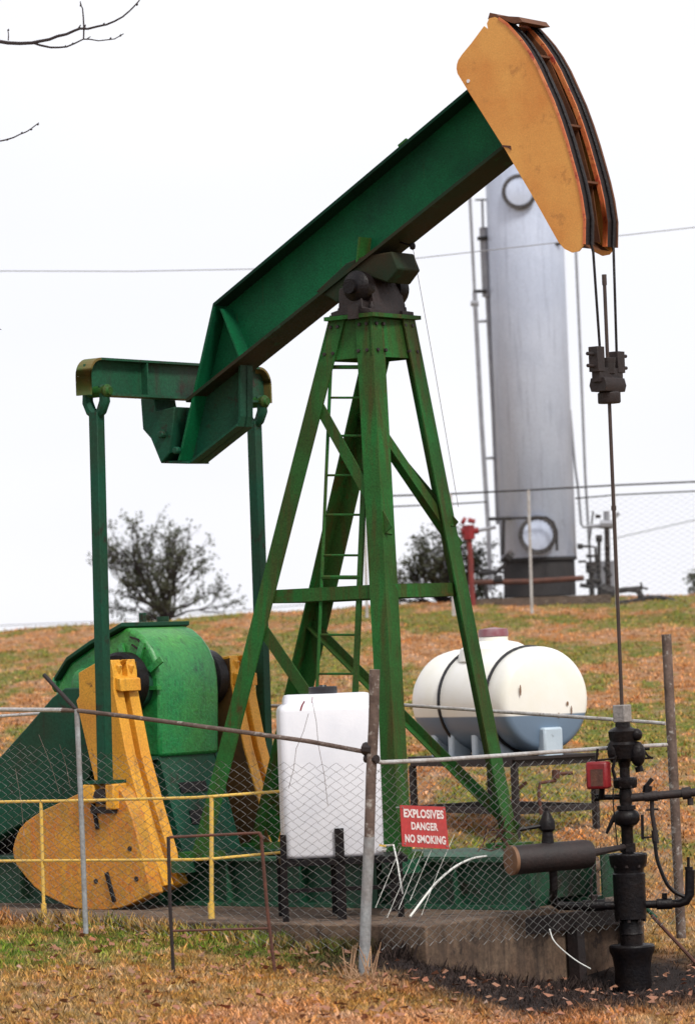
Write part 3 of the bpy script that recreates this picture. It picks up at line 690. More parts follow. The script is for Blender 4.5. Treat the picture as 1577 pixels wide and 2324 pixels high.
# drips on the case
s = MB(); 
for (x, y, x2, y2) in ((300, 1463, 318, 1476), (314, 1452, 330, 1472), (296, 1446, 316, 1452)):
    a, b = uz(x, y, GV), uz(x2, y2, GV); s.bar(L(a[0], GV+.004, a[1]), L(b[0], GV+.004, b[1]), .012, .014, vb)
s.build('pipe_stub', 'rustblack', GB)
# pedestal
s = MB(); zt = g0[-1][1]-.0
u0, u1 = g0[-1][0]+.06, g0[-2][0]-.02
for sg in (1, -1):
    s.uzp([(u0, zt), (u1, zt), (u1+.22, ZS+.002), (u0-.1, ZS+.002)], sg*.34-.012, sg*.34+.012)
    for uu in (u0+.12, (u0+u1)/2, u1-.08): s.jb(uu-.01, uu+.01, min(sg*.352, sg*.44), max(sg*.352, sg*.44), ZS+.004, zt-.01)
s.jb(u0, u1, -.44, .44, zt-.03, zt-.004); s.prism([L(u1, -.34, zt-.03), L(u1, .34, zt-.03), L(u1+.22, .34, ZS+.002), L(u1+.22, -.34, ZS+.002)], -ub*.015)
s.jb(u0-.2, u1+.3, -.5, .5, ZS+.002, ZS+.02)
PD = s.build('gearbox_pedestal', 'dkgreen', PJ)
# openings in the pedestal: black plates painting in their dark inside
for (v0, v1, z0, z1) in ((-.12, .20, .62, .72), (-.02, .16, .30, .44), (-.24, -.16, .5, .56)):
    H = zt-ZS; s = MB()
    a = [L(u1+.22*(1-zz)-.0+.004, v, ZS+H*zz) for v, zz in ((v0, z0), (v1, z0), (v1, z1), (v0, z1))]; s.prism(a, ub*.004); s.build('dark_opening', 'black', PD)
# belt guard
bgp = [(205, 1560), (150, 1562), (121, 1584), (60, 1655), (0, 1722), (-110, 1842), (-170, 1905), (-185, 1960), (-165, 2000), (-120, 2005), (0, 1900), (100, 1846), (190, 1800), (230, 1700), (235, 1600)]
s = MB(); s.uzp([uz(x, y, .52) for x, y in bgp], .40, .54); BG = s.build('belt_guard', 'dkgreen', PJ, bevel=.012)
# motor behind the guard
mc = inv(J(-60, 1900, .3)); s = MB(); s.lathe([(.05, -.02), (.2, 0), (.22, .03), (.22, .5), (.19, .56), (.05, .58)], L(mc[0], .35, mc[2]), -vb, 24)
for k in range(10): s.lathe([(.235, .06+.04*k), (.235, .07+.04*k)], L(mc[0], .35, mc[2]), -vb, 24)
s.jb(mc[0]-.25, mc[0]+.25, -.2, .35, ZS+.003, mc[2]-.19); s.build('motor', 'rustblack', PJ)
# brake lever housing at gearbox rear
s = MB(); a = J(130, 1553, .3); s.tube([a, a+ub*.3], .045, 14); s.tube([a-ub*.0, a+ub*.05], .07, 14); s.build('input_shaft', 'gear', GB)
# ================================================================== WELLHEAD
WH = thing('wellhead', WL(2240), 'black greasy wellhead with stuffing box, valves and flow pipes in front of the fence', 'wellhead')
SW = FPX/Yc
def wlathe(name, m_, rows, seg=24, par=WH, bevel=0):   # rows: (pixel y, pixel width)
    s = MB(); z0 = wz(rows[0][0]); s.lathe([(w_/2/SW, wz(y)-z0) for y, w_ in rows], L(UW, 0, z0), zb, seg); return s.build(name, m_, par)
wlathe('surface_casing', 'black', [(2250, 84), (2200, 82), (2172, 90), (2160, 102), (2149, 104), (2145, 98), (2145, 52)])
wlathe('casing_spool', 'black', [(2146, 50), (2122, 50), (2120, 54), (2116, 50), (2090, 50), (2086, 72), (1984, 74), (1981, 68), (1974, 68), (1960, 84), (1941, 87), (1938, 82), (1938, 30)])
wlathe('tubing', 'black', [(1940, 27), (1880, 27), (1873, 34), (1872, 26)])
wlathe('ball_valve', 'black', [(1876, 30), (1872, 48), (1862, 60), (1850, 60), (1842, 50), (1838, 32), (1830, 26), (1820, 30), (1800, 30), (1790, 26)])
wlathe('flange', 'black', [(1791, 30), (1789, 50), (1782, 56), (1770, 56), (1765, 44), (1765, 24), (1740, 23)], 10)
wlathe('stuffing_box', 'black', [(1742, 24), (1730, 30), (1722, 60), (1705, 66), (1690, 72), (1684, 62), (1676, 66), (1660, 70), (1655, 58), (1650, 36), (1640, 34)], 12)
def bolts(y, rad, n, h=.05, par=WH, r=.011):
    for k in range(n):
        a = 2*math.pi*(k+.4)/n; c = WL(y)+ub*math.cos(a)*rad+vb*math.sin(a)*rad
        MB().tube([c-zb*h/2, c+zb*h/2], r, 6).build('flange_bolt', 'rustblack', par)
bolts(1777, .074, 6, .07); bolts(1667, .09, 6, .06); bolts(1953, .115, 8, .10, r=.014); bolts(2085, .10, 8, .05, r=.013)
wlathe('flange', 'black', [(1838, 44), (1829, 44)], 10)
wlathe('coupling', 'black', [(1935, 36), (1915, 36)], 8)
s = MB(); s.box(WL(1620), (ub, vb, zb), (.05, .05, (wz(1600)-wz(1640))/2)); s.build('rod_guide', 'greyblock', WH, bevel=.008)
# lobes of the stuffing box
def blob(name, m_, px, py, r, dy=0, sq=(1, 1, 1), par=WH, seg=14):
    s = MB(); c = W2(px, py, dy); n = 7; prof = [(r*math.sin(math.pi*k/n), -r*math.cos(math.pi*k/n)) for k in range(n+1)]
    s.lathe(prof, Vector(), zb, seg); s.v = [Vector((p.x*sq[0], p.y*sq[1], p.z*sq[2]))+c for p in s.v]; return s.build(name, m_, par)
blob('grease_lobe', 'black', 1447, 1712, .058, -.05, (1, 1, 1.6)); blob('grease_lobe', 'black', 1392, 1706, .052, -.03, (.9, 1, 1.7)); blob('grease_lobe', 'black', 1444, 1668, .045, -.05)
s = MB(); s.tube([W2(1450, 1690), W2(1470, 1716), W2(1481, 1722)], .009, 6); s.tube([W2(1462, 1722), W2(1482, 1720)], .008, 6); s.tube([W2(1449, 1740), W2(1452, 1752)], .03, 8); s.build('stuffing_handle', 'black', WH)
s = MB(); s.tube([W2(1398, 1715, -.08), W2(1390, 1745, -.08), W2(1396, 1770, -.08)], .012, 8); s.build('grease_line', 'black', WH)
s = MB(); s.tube([W2(1376, 1700), W2(1474, 1700)], .012, 6); s.build('side_bolt', 'black', WH)
# red pressure switch
s = MB(); c = W2(1358, 1760, -.1); yaw = math.radians(-20); ax = (Vector((math.cos(yaw), math.sin(yaw), 0)), Vector((-math.sin(yaw), math.cos(yaw), 0)), zb)
s.box(c, ax, (.080, .06, .098)); RB = s.build('pressure_switch', 'red', WH, bevel=.018)
s = MB(); s.box(c-ax[1]*.061+ax[0]*.005-zb*.015, ax, (.045, .003, .06)); s.build('dial_face', 'rusty', RB)
s = MB(); s.tube([W2(1353, 1728, -.1), W2(1356, 1700, -.1)], .01, 6); s.tube([W2(1350, 1727, -.1), W2(1395, 1722, -.1)], .008, 6); s.tube([W2(1366, 1790, -.1), W2(1364, 1812, -.05)], .022, 8); s.build('switch_pipe', 'black', RB)
# pipes
def pipe(name, pts, r, m_='black', par=WH, seg=12):
    P_ = sm_([W2(*p) if len(p) == 2 else W2(p[0], p[1], p[2]) for p in pts])
    return MB().tube(P_, r, seg).build(name, m_, par)
pipe('pipe', [(1350, 1811), (1418, 1809)], .020); pipe('pipe', [(1348, 1811), (1360, 1811)], .026)
fl = MB(); P_ = [W2(1425, 1812), W2(1500, 1806, -.02), W2(1562, 1800, -.04), W2(1640, 1795, -.06)]; fl.tube(P_, .031, 16); fl.tube([W2(1462, 1809, -.01), W2(1492, 1807, -.02)], .037, 14)
fl.tube([W2(1548, 1802, -.03), W2(1568, 1800, -.04)], .044, 14); fl.tube([W2(1590, 1799, -.05), W2(1600, 1798, -.05)], .05, 14); fl.tube([W2(1566, 1812, -.04), W2(1567, 1828, -.04)], .022, 10)
fl.build('flow_line', 'rustblack', WH)
s = MB(); s.tube([W2(1468, 1800), W2(1470, 1784)], .035, 10); s.bar(W2(1462, 1790), W2(1480, 1768), .02, .03); s.build('needle_valve', 'black', WH)
s = MB(); s.tube([W2(1479, 1812), W2(1480, 1850), W2(1486, 1885), W2(1487, 1912)], .016, 10); s.tube([W2(1466, 1839), W2(1494, 1837)], .009, 6); s.tube([W2(1485, 1885), W2(1488, 1915)], .024, 10); s.build('bleed_pipe', 'rustblack', WH)
pipe('pipe', [(1486, 1910, -.02), (1490, 1945, -.03), (1498, 1972, -.04), (1513, 2006, -.05), (1530, 2025, -.05), (1552, 2036, -.05)], .014, 'black', WH, 8)
s = MB(); s.tube([W2(1398, 1850), W2(1388, 1866), W2(1376, 1893)], [.02, .016, .011], 8); s.build('valve_handle', 'black', WH)
s = MB(); s.bar(W2(1457, 1850), W2(1458, 1906), .03, .02); s.bar(W2(1457, 1902), W2(1486, 1900), .012, .012); s.build('locking_bar', 'black', WH)
pipe('control_line', [(1391, 1790, -.06), (1392, 1830, -.08), (1397, 1880, -.08), (1401, 1925, -.08)], .005, 'black', WH, 6)
# lower side outlets
low = MB(); low.tube([W2(1256, 2040), W2(1258, 2050), W2(1268, 2057), W2(1300, 2058), W2(1400, 2056)], .031, 14)
low.tube([W2(1322, 2057), W2(1372, 2055)], .042, 12); low.build('lower_outlet', 'black', WH)
s = MB(); s.tube([W2(1347, 2048), W2(1348, 2034)], .024, 8); s.tube([W2(1343, 2040), W2(1341, 2000), W2(1350, 1962)], .010, 8); s.tube([W2(1336, 2036), W2(1356, 2034)], .012, 6); s.build('valve_lever', 'rustblack', WH)
r_ = MB(); r_.tube([W2(1460, 2054), W2(1540, 2052), W2(1556, 2046), W2(1565, 2030), W2(1566, 1975)], [.028, .03, .034, .036, .036], 14); r_.tube([W2(1490, 2053), W2(1525, 2052)], .04, 12); r_.tube([W2(1508, 2040), W2(1508, 2028)], .02, 8)
r_.tube([W2(1563, 1975), W2(1563, 1968)], .03, 12); r_.tube([W2(1562, 1968), W2(1562, 1946)], .011, 8); r_.build('right_outlet', 'black', WH)
# silencer drum lying beside the well
DR = thing('drum_silencer', K(1156, 1990, UW-.1), 'dark horizontal steel drum with rusty round end beside the wellhead', 'drum')
da = W2(1157, 1954, -.75); db = W2(1343, 1938, -.46)
dd = (db-da).normalized(); s = MB(); s.lathe([(.098, .012), (.10, .02), (.102, .05), (.102, (db-da).length-.06), (.094, (db-da).length-.02), (.05, (db-da).length), (.02, (db-da).length)], da, dd, 32); s.build('shell', 'rustblack', DR)
s = MB(); s.lathe([(.02, .0), (.09, .0), (.104, .004), (.104, .03)], da-dd*.002, dd, 32); s.build('end_cap', 'bronze', DR)
mid = da.lerp(db, .5)
s = MB(); s.tube([db-dd*.03, W2(1380, 1930, -.25), W2(1422, 1922, 0)], [.03, .024, .02], 10); s.build('nozzle', 'rustblack', DR)
tb = MB(); m0 = W2(1243, 1915, -.60)
tb.lathe([(.05, 0), (.045, .03), (.038, .10), (.058, .12), (.058, .17), (.042, .20), (.030, .23), (.014, .25), (.014, .27)], m0-zb*.02, zb, 12)
hm = m0+zb*.13; tb.tube([hm, hm+Vector((-.2, -.06, -.025))], .014, 8); tb.build('top_valve', 'black', DR)
s = MB(); dm = W2(1255, 1976, -.58); s.tube([dm+zb*.03, dm-zb*.12, W2(1255, 2030, -.3), W2(1256, 2044, 0)], .03, 12); s.build('drain_leg', 'black', DR)
# ================================================================== FENCE
UF, VF, VBK = 1.95, 2.85, -1.12
FN = thing('chain_link_fence', K(828, 2195, UF), 'sagging chain-link fence with rusty bent posts and pipe rails around the pumpjack', 'fence')
def fp(name, pts, r, m_, seg=10, sg=FN): return MB().tube(pts, r, seg).build(name, m_, sg)
c0 = J(828, 2205, VF); c1 = J(838, 1730, VF); c2 = J(848, 1520, VF)
fp('post', [J(826, 2215, VF), J(830, 2080, VF), J(838, 1900, VF)], .037, 'postgrey', 14)
fp('post', [J(838, 1903, VF), J(842, 1760, VF), J(848, 1640, VF), J(850, 1520, VF)], .035, 'post', 14)
fp('post', [J(195, 2120, VF), J(185, 1850, VF), J(174, 1610, VF)], .019, 'postgrey')
fp('post', [K(1546, 2130, UF), K(1530, 1800, UF), K(1512, 1440, UF)], .037, 'post', 12)
fp('top_rail', [J(834, 1708, VF), J(700, 1683, VF), J(500, 1655, VF), J(300, 1628, VF), J(174, 1613, VF), J(140, 1612, VF)], .0155, 'post')
fp('top_rail', [J(142, 1612, VF), J(0, 1611, VF), J(-200, 1611, VF)], .0155, 'galv')
fp('brace_pipe', [J(100, 1532, VF), J(172, 1610, VF)], .015, 'rustblack')
fp('top_rail', [K(842, 1716, UF), K(850, 1727, UF), K(866, 1731, UF), K(1000, 1725, UF), K(1200, 1711, UF), K(1400, 1697, UF), K(1512, 1691, UF)], .015, 'galv')
fp('clamp', [J(828, 1700, VF), J(848, 1702, VF)], .045, 'rustblack', 10)
fp('clamp', [J(830, 1722, VF), J(856, 1724, VF)], .03, 'rustblack', 10)
fp('back_rail', [J(1510, 1643, VBK), J(1480, 1640, VBK), J(1340, 1630, VBK), J(920, 1601, VBK), J(615, 1603, VBK), J(130, 1617, VBK), J(0, 1626, VBK), J(-150, 1630, VBK)], .014, 'galv')
# woven mesh: zig-zag strands
def weave(pa, pb, zt0, zt1, zb0, zb1, name, cell=.055, r=.0023, nrm=None, lean=0.0, sag=0.0, m_='wire', par=FN):
    # pa, pb plan positions; wires run top to bottom in zig-zag
    d = pb-pa; W_ = d.length; n = int(W_/cell); s = MB(); nr = d.cross(zb).normalized(); vs = []; fs = []
    for i in range(n):
        for half in (0, 1):
            pass
    for i in range(n):
        x0 = (i+.5)*cell; t = x0/W_
        top = zt0+(zt1-zt0)*t-sag*math.sin(math.pi*min(1, t*1.0)); bot = zb0+(zb1-zb0)*t
        k = int((top-bot)/(cell*.55)); prev = None
        for j in range(k+1):
            z = top-j*cell*.55
            side = .5 if (j+i) % 2 else -.5
            xx = x0+side*cell*1.0+lean*(top-z)
            wob = .012*math.sin(z*5+i*.3)+.02*math.sin(i*.11+z*2)
            p = pa+d*(xx/W_)+nr*(wob)+Vector((0, 0, 0)); p.z = z+.006*math.sin(i*1.7)
            base = len(vs)
            vs += [p+nr*r+zb*0, p-nr*.5*r+d.normalized()*r, p-nr*.5*r-d.normalized()*r]
            if prev is not None:
                for q in range(3): fs.append((prev+q, prev+(q+1) % 3, base+(q+1) % 3, base+q))
            prev = base
    s.add(vs, fs, False); me_o = s.build(name, m_, par, sharp=180); return me_o
pa = J(832, 1900, VF); pa.z = 0; pbb = J(-150, 1900, VF); pbb.z = 0
weave(pbb, pa, J(-150, 1660, VF).z, J(832, 1735, VF).z, J(-150, 2080, VF).z, J(832, 2170, VF).z, 'wire_mesh', sag=.06)
pa = K(850, 1900, UF); pa.z = 0; pbb = K(1535, 1900, UF); pbb.z = 0
weave(pa, pbb, K(850, 1742, UF).z, K(1535, 1715, UF).z, K(850, 2165, UF).z, K(1535, 2105, UF).z, 'wire_mesh', lean=-.0, sag=.0)
pa = J(1510, 1900, VBK); pa.z = 0; pbb = J(-150, 1900, VBK); pbb.z = 0
# loose strands sagging over the right-hand panel
s = MB(); rl = random.Random(11)
for k in range(5):
    x0 = 872+k*26; y0 = 1895+rl.uniform(-25, 30)
    s.tube([K(x0+55, y0-10, UF+.02), K(x0+20, y0+70, UF+.04), K(x0-20, y0+150+rl.uniform(0, 30), UF+.05)], .0016, 5)
s.build('loose_strand', 'wire', FN)
s = MB()
for (x0, y0, x1, y1) in ((700, 1620, 672, 1700), (708, 1590, 722, 1690), (722, 1690, 744, 1830), (672, 1700, 655, 1790), (35, 1745, 55, 1900), (88, 1668, 135, 1800), (135, 1690, 160, 1790)):
    s.tube([J(x0, y0, VF+.02), J((x0+x1)/2+3, (y0+y1)/2, VF+.03), J(x1, y1, VF+.02)], .0018, 5)
s.build('dead_vine', 'post', FN)
# red sign wired to the fence
sc = [K(908, 1828, UF+.05), K(1010, 1832, UF+.05), K(1019, 1928, UF+.05), K(913, 1921.5, UF+.05)]
SGN = thing('warning_sign', (sc[2]+sc[3])/2, 'red EXPLOSIVES DANGER NO SMOKING sign wired to the fence', 'sign')
s = MB(); s.prism(sc, -ub*.004); s.build('sign_plate', 'signred', SGN)
def text_on(word, cx, cy, wpx, hpx):
    cu_ = bpy.data.curves.new('lettering', 'FONT'); cu_.body = word; cu_.extrude = .0; cu_.offset = .04; cu_.space_character = 1.05
    to = bpy.data.objects.new('lettering', cu_); COL.objects.link(to)
    dg = bpy.context.evaluated_depsgraph_get(); me = bpy.data.meshes.new_from_object(to.evaluated_get(dg)); bpy.data.objects.remove(to)
    xs_ = [v.co.x for v in me.vertices]; ys_ = [v.co.y for v in me.vertices]; x0, x1, y0, y1 = min(xs_), max(xs_), min(ys_), max(ys_)
    s = MB()
    def loc(x, y):
        fx = (cx-wpx/2+(x-x0)/(x1-x0)*wpx)/100.0; fy = (cy+hpx/2-(y-y0)/(y1-y0)*hpx)/100.0
        a = sc[0].lerp(sc[1], fx); b = sc[3].lerp(sc[2], fx); return a.lerp(b, fy)+ub*.0025
    s.add([loc(v.co.x, v.co.y) for v in me.vertices], [tuple(p.vertices) for p in me.polygons]); 
    s.build('lettering', 'signwhite', SGN, sharp=180)
text_on('EXPLOSIVES', 50, 19, 88, 21); text_on('DANGER', 50, 49, 58, 19); text_on('NO SMOKING', 50, 80, 88, 20)
s = MB(); 
for fx, fy in ((.04, .06), (.96, .06), (.05, .94), (.95, .94)):
    p = sc[0].lerp(sc[1], fx).lerp(sc[3].lerp(sc[2], fx), fy); s.tube([p-ub*.05, p+ub*.006], .006, 6)
s.build('sign_tie', 'wire', SGN)
# ================================================================== vertical white tank with its stand
TD = 26.45; TY = math.radians(4)
tx = Vector((math.cos(TY), math.sin(TY), 0)); ty = Vector((-math.sin(TY), math.cos(TY), 0))
tcn = P(760, 1948, TD); ts = FPX/TD
tb0 = tcn+ty*.28
VT_ = thing('chemical_tank', tb0, 'upright white plastic chemical tank with black cap behind the leaning corner post', 'tank')
hw = 113/ts; zt_ = P(755, 1597, TD).z
def rrect(cx, w2, d2, r, n=5):
    pts_ = []
    for (sx, sy, a0) in ((1, 1, 0), (-1, 1, 90), (-1, -1, 180), (1, -1, 270)):
        for k in range(n+1):
            a = math.radians(a0+90*k/n); pts_.append(cx+tx*(sx*(w2-r)+r*math.cos(a))+ty*(sy*(d2-r)+r*math.sin(a)))
    return pts_
def loft(s, rings):
    n = len(rings[0]); vs = [p for r in rings for p in r]
    s.add(vs, [(i*n+k, i*n+(k+1) % n, (i+1)*n+(k+1) % n, (i+1)*n+k) for i in range(len(rings)-1) for k in range(n)], True)
    s.add(rings[0], [tuple(range(n))]); s.add(rings[-1], [tuple(range(n))])
s = MB(); z0 = tcn.z+.0; H = zt_-z0
loft(s, [rrect(tb0+zb*dz, hw-i_, .28-i_, .05) for dz, i_ in ((0, .03), (.008, .008), (.03, 0), (H*.5, 0), (H-.05, 0), (H-.02, .01), (H, .035), (H+.006, .06))])
s.build('tank_shell', 'white', VT_, sharp=50)
s = MB(); loft(s, [rrect(tb0+zb*(H+dz)+ty*.06, hw-i_, .20-i_, .05) for dz, i_ in ((-.01, .04), (.04, .045), (.065, .055), (.07, .08))]); s.build('raised_top', 'white', VT_, sharp=50)
s = MB(); s.lathe([(.10, 0), (.104, .01), (.104, .05), (.095, .055), (.03, .056), (.025, .066)], tb0+zb*(H+.066)+ty*.06-tx*.02, zb, 24); s.build('lid', 'blackp', VT_)
s = MB(); 
a = P(684, 1600, TD-.0)-ty*.015
for pts_ in (((682, 1613), (685, 1602), (691, 1592)), ((708, 1596), (709, 1582))):
    s = MB(); s.tube([P(x, y, TD-.012) for x, y in pts_], .006 if len(pts_) == 3 else .003, 6); s.build('strap_mark', 'red', VT_)
TS = thing('tank_stand', tb0-zb*(tb0.z-SLAB_Z), 'black angle-iron stand carrying the upright white tank', 'stand')
s = MB(); s.box(tb0-zb*.025+tx*.07, (tx, ty, zb), (hw+.09, .31, .022)); s.build('tray', 'black', TS)
for dx_, dz_ in ((-hw-.01, .18), (.035, .21), (hw+.1, .02)):
    for dy_, up2 in ((-.30, dz_), (.30, dz_)):
        p = tb0+tx*dx_+ty*dy_; s = MB(); s.bar(Vector((p.x, p.y, SLAB_Z)), Vector((p.x, p.y, tb0.z+(up2 if dy_ < 0 else 0))), .045 if dx_ != .035 else .065, .02, ty); s.build('leg', 'black', TS)
s = MB(); s.bar(tb0+tx*(-hw)-ty*.30-zb*.22, tb0+tx*(hw+.1)-ty*.30-zb*.22, .02, .03); s.build('cross_bar', 'black', TS)
s = MB(); s.tube([P(862, 1921, TD+.05), P(895, 1919, TD+.05)], .008, 8); s.tube([P(866, 1930, TD+.0), P(876, 1930, TD)], .018, 8); s.build('outlet', 'galv', VT_)
s = MB(); s.bar(P(860, 1919, TD-.02), P(876, 1921, TD-.02), .01, .014); s.build('tap_handle', 'railY', VT_)
# hoses
HS = MB(); HS.tube(sm_([K(1103, 1944, UF-.3), K(1070, 1950, UF-.2), K(1030, 1970, UF-.1), K(985, 2010, UF), K(930, 2082, UF+.03)]), .008, 8)
tag(HS.build('hose', 'hose'), 'white hose curving down in front of the green skid', 'hose')
HS = MB(); HS.tube([P(893, 1919, 25.9), P(902, 1960, 25.6), P(910, 2010, 25.5), P(914, 2030, 25.5)], .006, 8)
tag(HS.build('hose', 'hose'), 'thin short white tube hanging beside the upright tank', 'hose')
HS = MB(); HS.tube(sm_([P(1247, 2110, 26.3), P(1256, 2135, 26.2), P(1280, 2160, 26.0), P(1310, 2183, 25.8), P(1340, 2200, 25.7)]), .0045, 8)
tag(HS.build('cable', 'hose'), 'pale cable trailing onto the muddy ground left of the wellhead', 'cable')
# tangle of wires and brush by the front leg
s = MB(); rl = random.Random(3)
for k in range(16):
    a = P(1120+rl.uniform(-25, 25), 1905+rl.uniform(-20, 20), 27.0); b = P(1150+rl.uniform(-70, 30), 1895+rl.uniform(-45, 50), 26.8+rl.uniform(-.1, .1))
    s.tube([a, a.lerp(b, .5)+Vector((0, 0, rl.uniform(-.03, .03))), b], .005, 5)
tag(s.build('cable_tangle', 'rusty'), 'tangle of rusty wires at the foot of the front leg', 'wires')
# ================================================================== yellow guard rail
YR = thing('guard_rail', J(97, 2088, 1.75), 'low yellow pipe guard rail in front of the counterweight', 'railing')
for (xa, ya, xb_, yb_, r) in ((93, 1822, 100, 2087, .013), (480, 1811, 480, 2086, .016)):
    s = MB(); s.tube([J(xb_, yb_, 1.75), J(xa, ya, 1.75)], r, 8); s.tube([J(xb_, yb_, 1.75), J(xb_-1, yb_-36, 1.75)], r+.008, 8); s.build('post', 'railY', YR)
for ys_ in ((1823, 1818, 1811, 1808, 1796), (1956, 1954, 1952, 1950, 1935)):
    q = [J(-150, ys_[0], 1.75), J(180, ys_[1], 1.75), J(440, ys_[2], 1.75), J(485, ys_[3], 1.75), J(645, ys_[4], 1.35)]
    MB().tube(q, .0115, 8).build('rail', 'railY', YR)
# rusty frame
RF = thing('rusty_frame', P(395, 2262, 24.4), 'thin rusty steel frame stuck in the grass in front of the fence', 'frame')
FD = 24.4
def fb(name, q, r, m_='rusty'): MB().tube([P(x, y, FD) for x, y in q], r, 8).build(name, m_, RF)
fb('leg', [(382, 1900), (386, 2060), (397, 2275)], .012, 'rustblack'); fb('leg', [(593, 1905), (606, 2060), (628, 2245)], .012)
fb('bar', [(384, 1901), (590, 1891)], .0095); fb('bar', [(390, 2114), (612, 2108)], .008); fb('bar', [(588, 1891), (596, 1905)], .013)
# ================================================================== horizontal tank
HD = 33.0; hs = FPX/HD
hax = Vector((.52, -.854, 0)).normalized()     # axis points right and towards us
hc = P(1237, 1588, HD-.6)
Rr = 121/(FPX/(HD-.6)); Lh = 1.55
zline = P(1240, 1622, HD-.6).z
M['tankp'] = tank_mat(zline)
HT = thing('horizontal_tank', hc-zb*Rr-hax*.8, 'cream horizontal plastic tank with black bands, half full of blue-grey liquid', 'tank')
s = MB(); prof = [(.0, .055), (Rr*.5, .05), (Rr*.84, .03), (Rr*.90, .022), (Rr*.955, .0), (Rr*.985, -.035), (Rr, -.08), (Rr, -.195), (Rr*.985, -.215), (Rr*.985, -.265), (Rr, -.285), (Rr, -.97), (Rr*.985, -.99), (Rr*.985, -1.04), (Rr, -1.06), (Rr, -Lh+.22), (Rr*.96, -Lh+.1), (Rr*.85, -Lh), (Rr*.5, -Lh-.08), (0, -Lh-.1)]
s.lathe(prof, hc, hax, 48); s.build('tank_shell', 'tankp', HT, sharp=60)
s = MB(); mcn = hc-hax*.78+zb*(Rr-.05)
s.lathe([(.33, -.06), (.30, .05), (.22, .095), (.13, .115), (.13, .15)], mcn, zb, 28); s.build('neck', 'tankp', HT)
s = MB(); s.lathe([(.115, .15), (.135, .155), (.135, .185), (.128, .22), (.02, .235)], mcn, zb, 24); s.build('lid', 'purple', HT)
for t_ in (-.24, -1.0):
    s = MB(); cx_ = hc+hax*t_; sd_ = hax.cross(zb).normalized(); pts_ = [cx_+(sd_*math.cos(a)+zb*math.sin(a))*(Rr*.985+.008) for a in [math.pi*2*k/40 for k in range(41)]]
    s.tube(pts_, .016, 6, False); s.build('band', 'blackp', HT)
sd_ = hax.cross(zb).normalized()
if sd_.y > 0: sd_ = -sd_
M['tankfoot'] = mat('pale tank foot', (.45, .53, .60), (.36, .44, .52), None, 3, .45)
for t_ in (-.32, -.62, -1.0, -1.28):
    for q_ in (1, -1):
        s = MB(); s.box(hc+hax*t_+sd_*(Rr*.56*q_)-zb*(Rr*.74), (hax, sd_, zb), (.045, .10, .19)); s.build('moulded_foot', 'tankfoot', HT, bevel=.02)
s = MB(); s.box(hc+hax*.05-zb*(Rr*.82)+sd_*.0, (hax, sd_, zb), (.06, .10, .14)); s.build('moulded_foot', 'tankfoot', HT, bevel=.02)
for (x, y, a_, b_) in ((1181, 1567, .009, .05), (1288, 1597, .012, .02), (1297, 1612, .007, .04), (1268, 1624, .008, .025)):
    c_ = P(x, y, HD-.9); s = MB()
    # puddle-thin dried drips lying on the flat end of the tank
    q_ = plane(x, y, hc+hax*.062, hax); rr_ = (q_-hc).length
    s.lathe([(a_, 0), (a_*.6, .003), (.001, .004)], Vector(), hax, 10); s.v = [Vector((p.x, p.y, p.z*b_/a_))+q_ for p in s.v]; s.build('dried_drip', 'bronze', HT)
# tank stand
HSn = thing('tank_stand', hc-zb*(Rr+.9)-hax*.8, 'dark steel frame stand under the cream horizontal tank', 'stand')
zt2 = P(1260, 1716, HD-.6).z; zb2 = T(1.8, 32.5)-.05; zm2 = P(1305, 1834, HD-.6).z
cs = []
for (a_, b_) in ((.10, .42), (.10, -.42), (-Lh+.0, .42), (-Lh+.0, -.42)):
    p = hc+hax*a_+sd_*b_; cs.append(p); s = MB(); s.bar(Vector((p.x, p.y, min(zb2, T(p.x, p.y)-.03))), Vector((p.x, p.y, zt2-.075)), .05, .05, ub); s.build('leg', 'rustblack', HSn)
def hb(i, j, z, h_, nm='rail'):
    a, b = cs[i].copy(), cs[j].copy(); a.z = b.z = z; s = MB(); s.bar(a, b, .05, h_); s.build(nm, 'rustblack', HSn)
for i, j in ((0, 1), (0, 2), (1, 3), (2, 3)): hb(i, j, zt2-.04, .07); hb(i, j, zm2, .055)
s = MB(); c = hc-hax*.72; s.box(Vector((c.x, c.y, zt2-.003)), (hax, sd_, zb), (Lh/2+.1, .44, .012)); s.build('deck', 'rustblack', HSn)
s = MB(); s.tube([P(1300, 1755, 32.2), P(1262, 1757, 32.2), P(1260, 1772, 32.2), P(1225, 1778, 32.1), P(1222, 1800, 32.1), P(1228, 1850, 32.1)], .016, 8); s.tube([P(1261, 1748, 32.2), P(1261, 1768, 32.2)], .035, 8); s.tube([P(1195, 1776, 32.3), P(1178, 1790, 32.3), P(1160, 1820, 32.3)], .016, 8)
tag(s.build('drain_pipe', 'rusty'), 'thin rusty drain pipe with a grey valve under the horizontal tank', 'pipe')
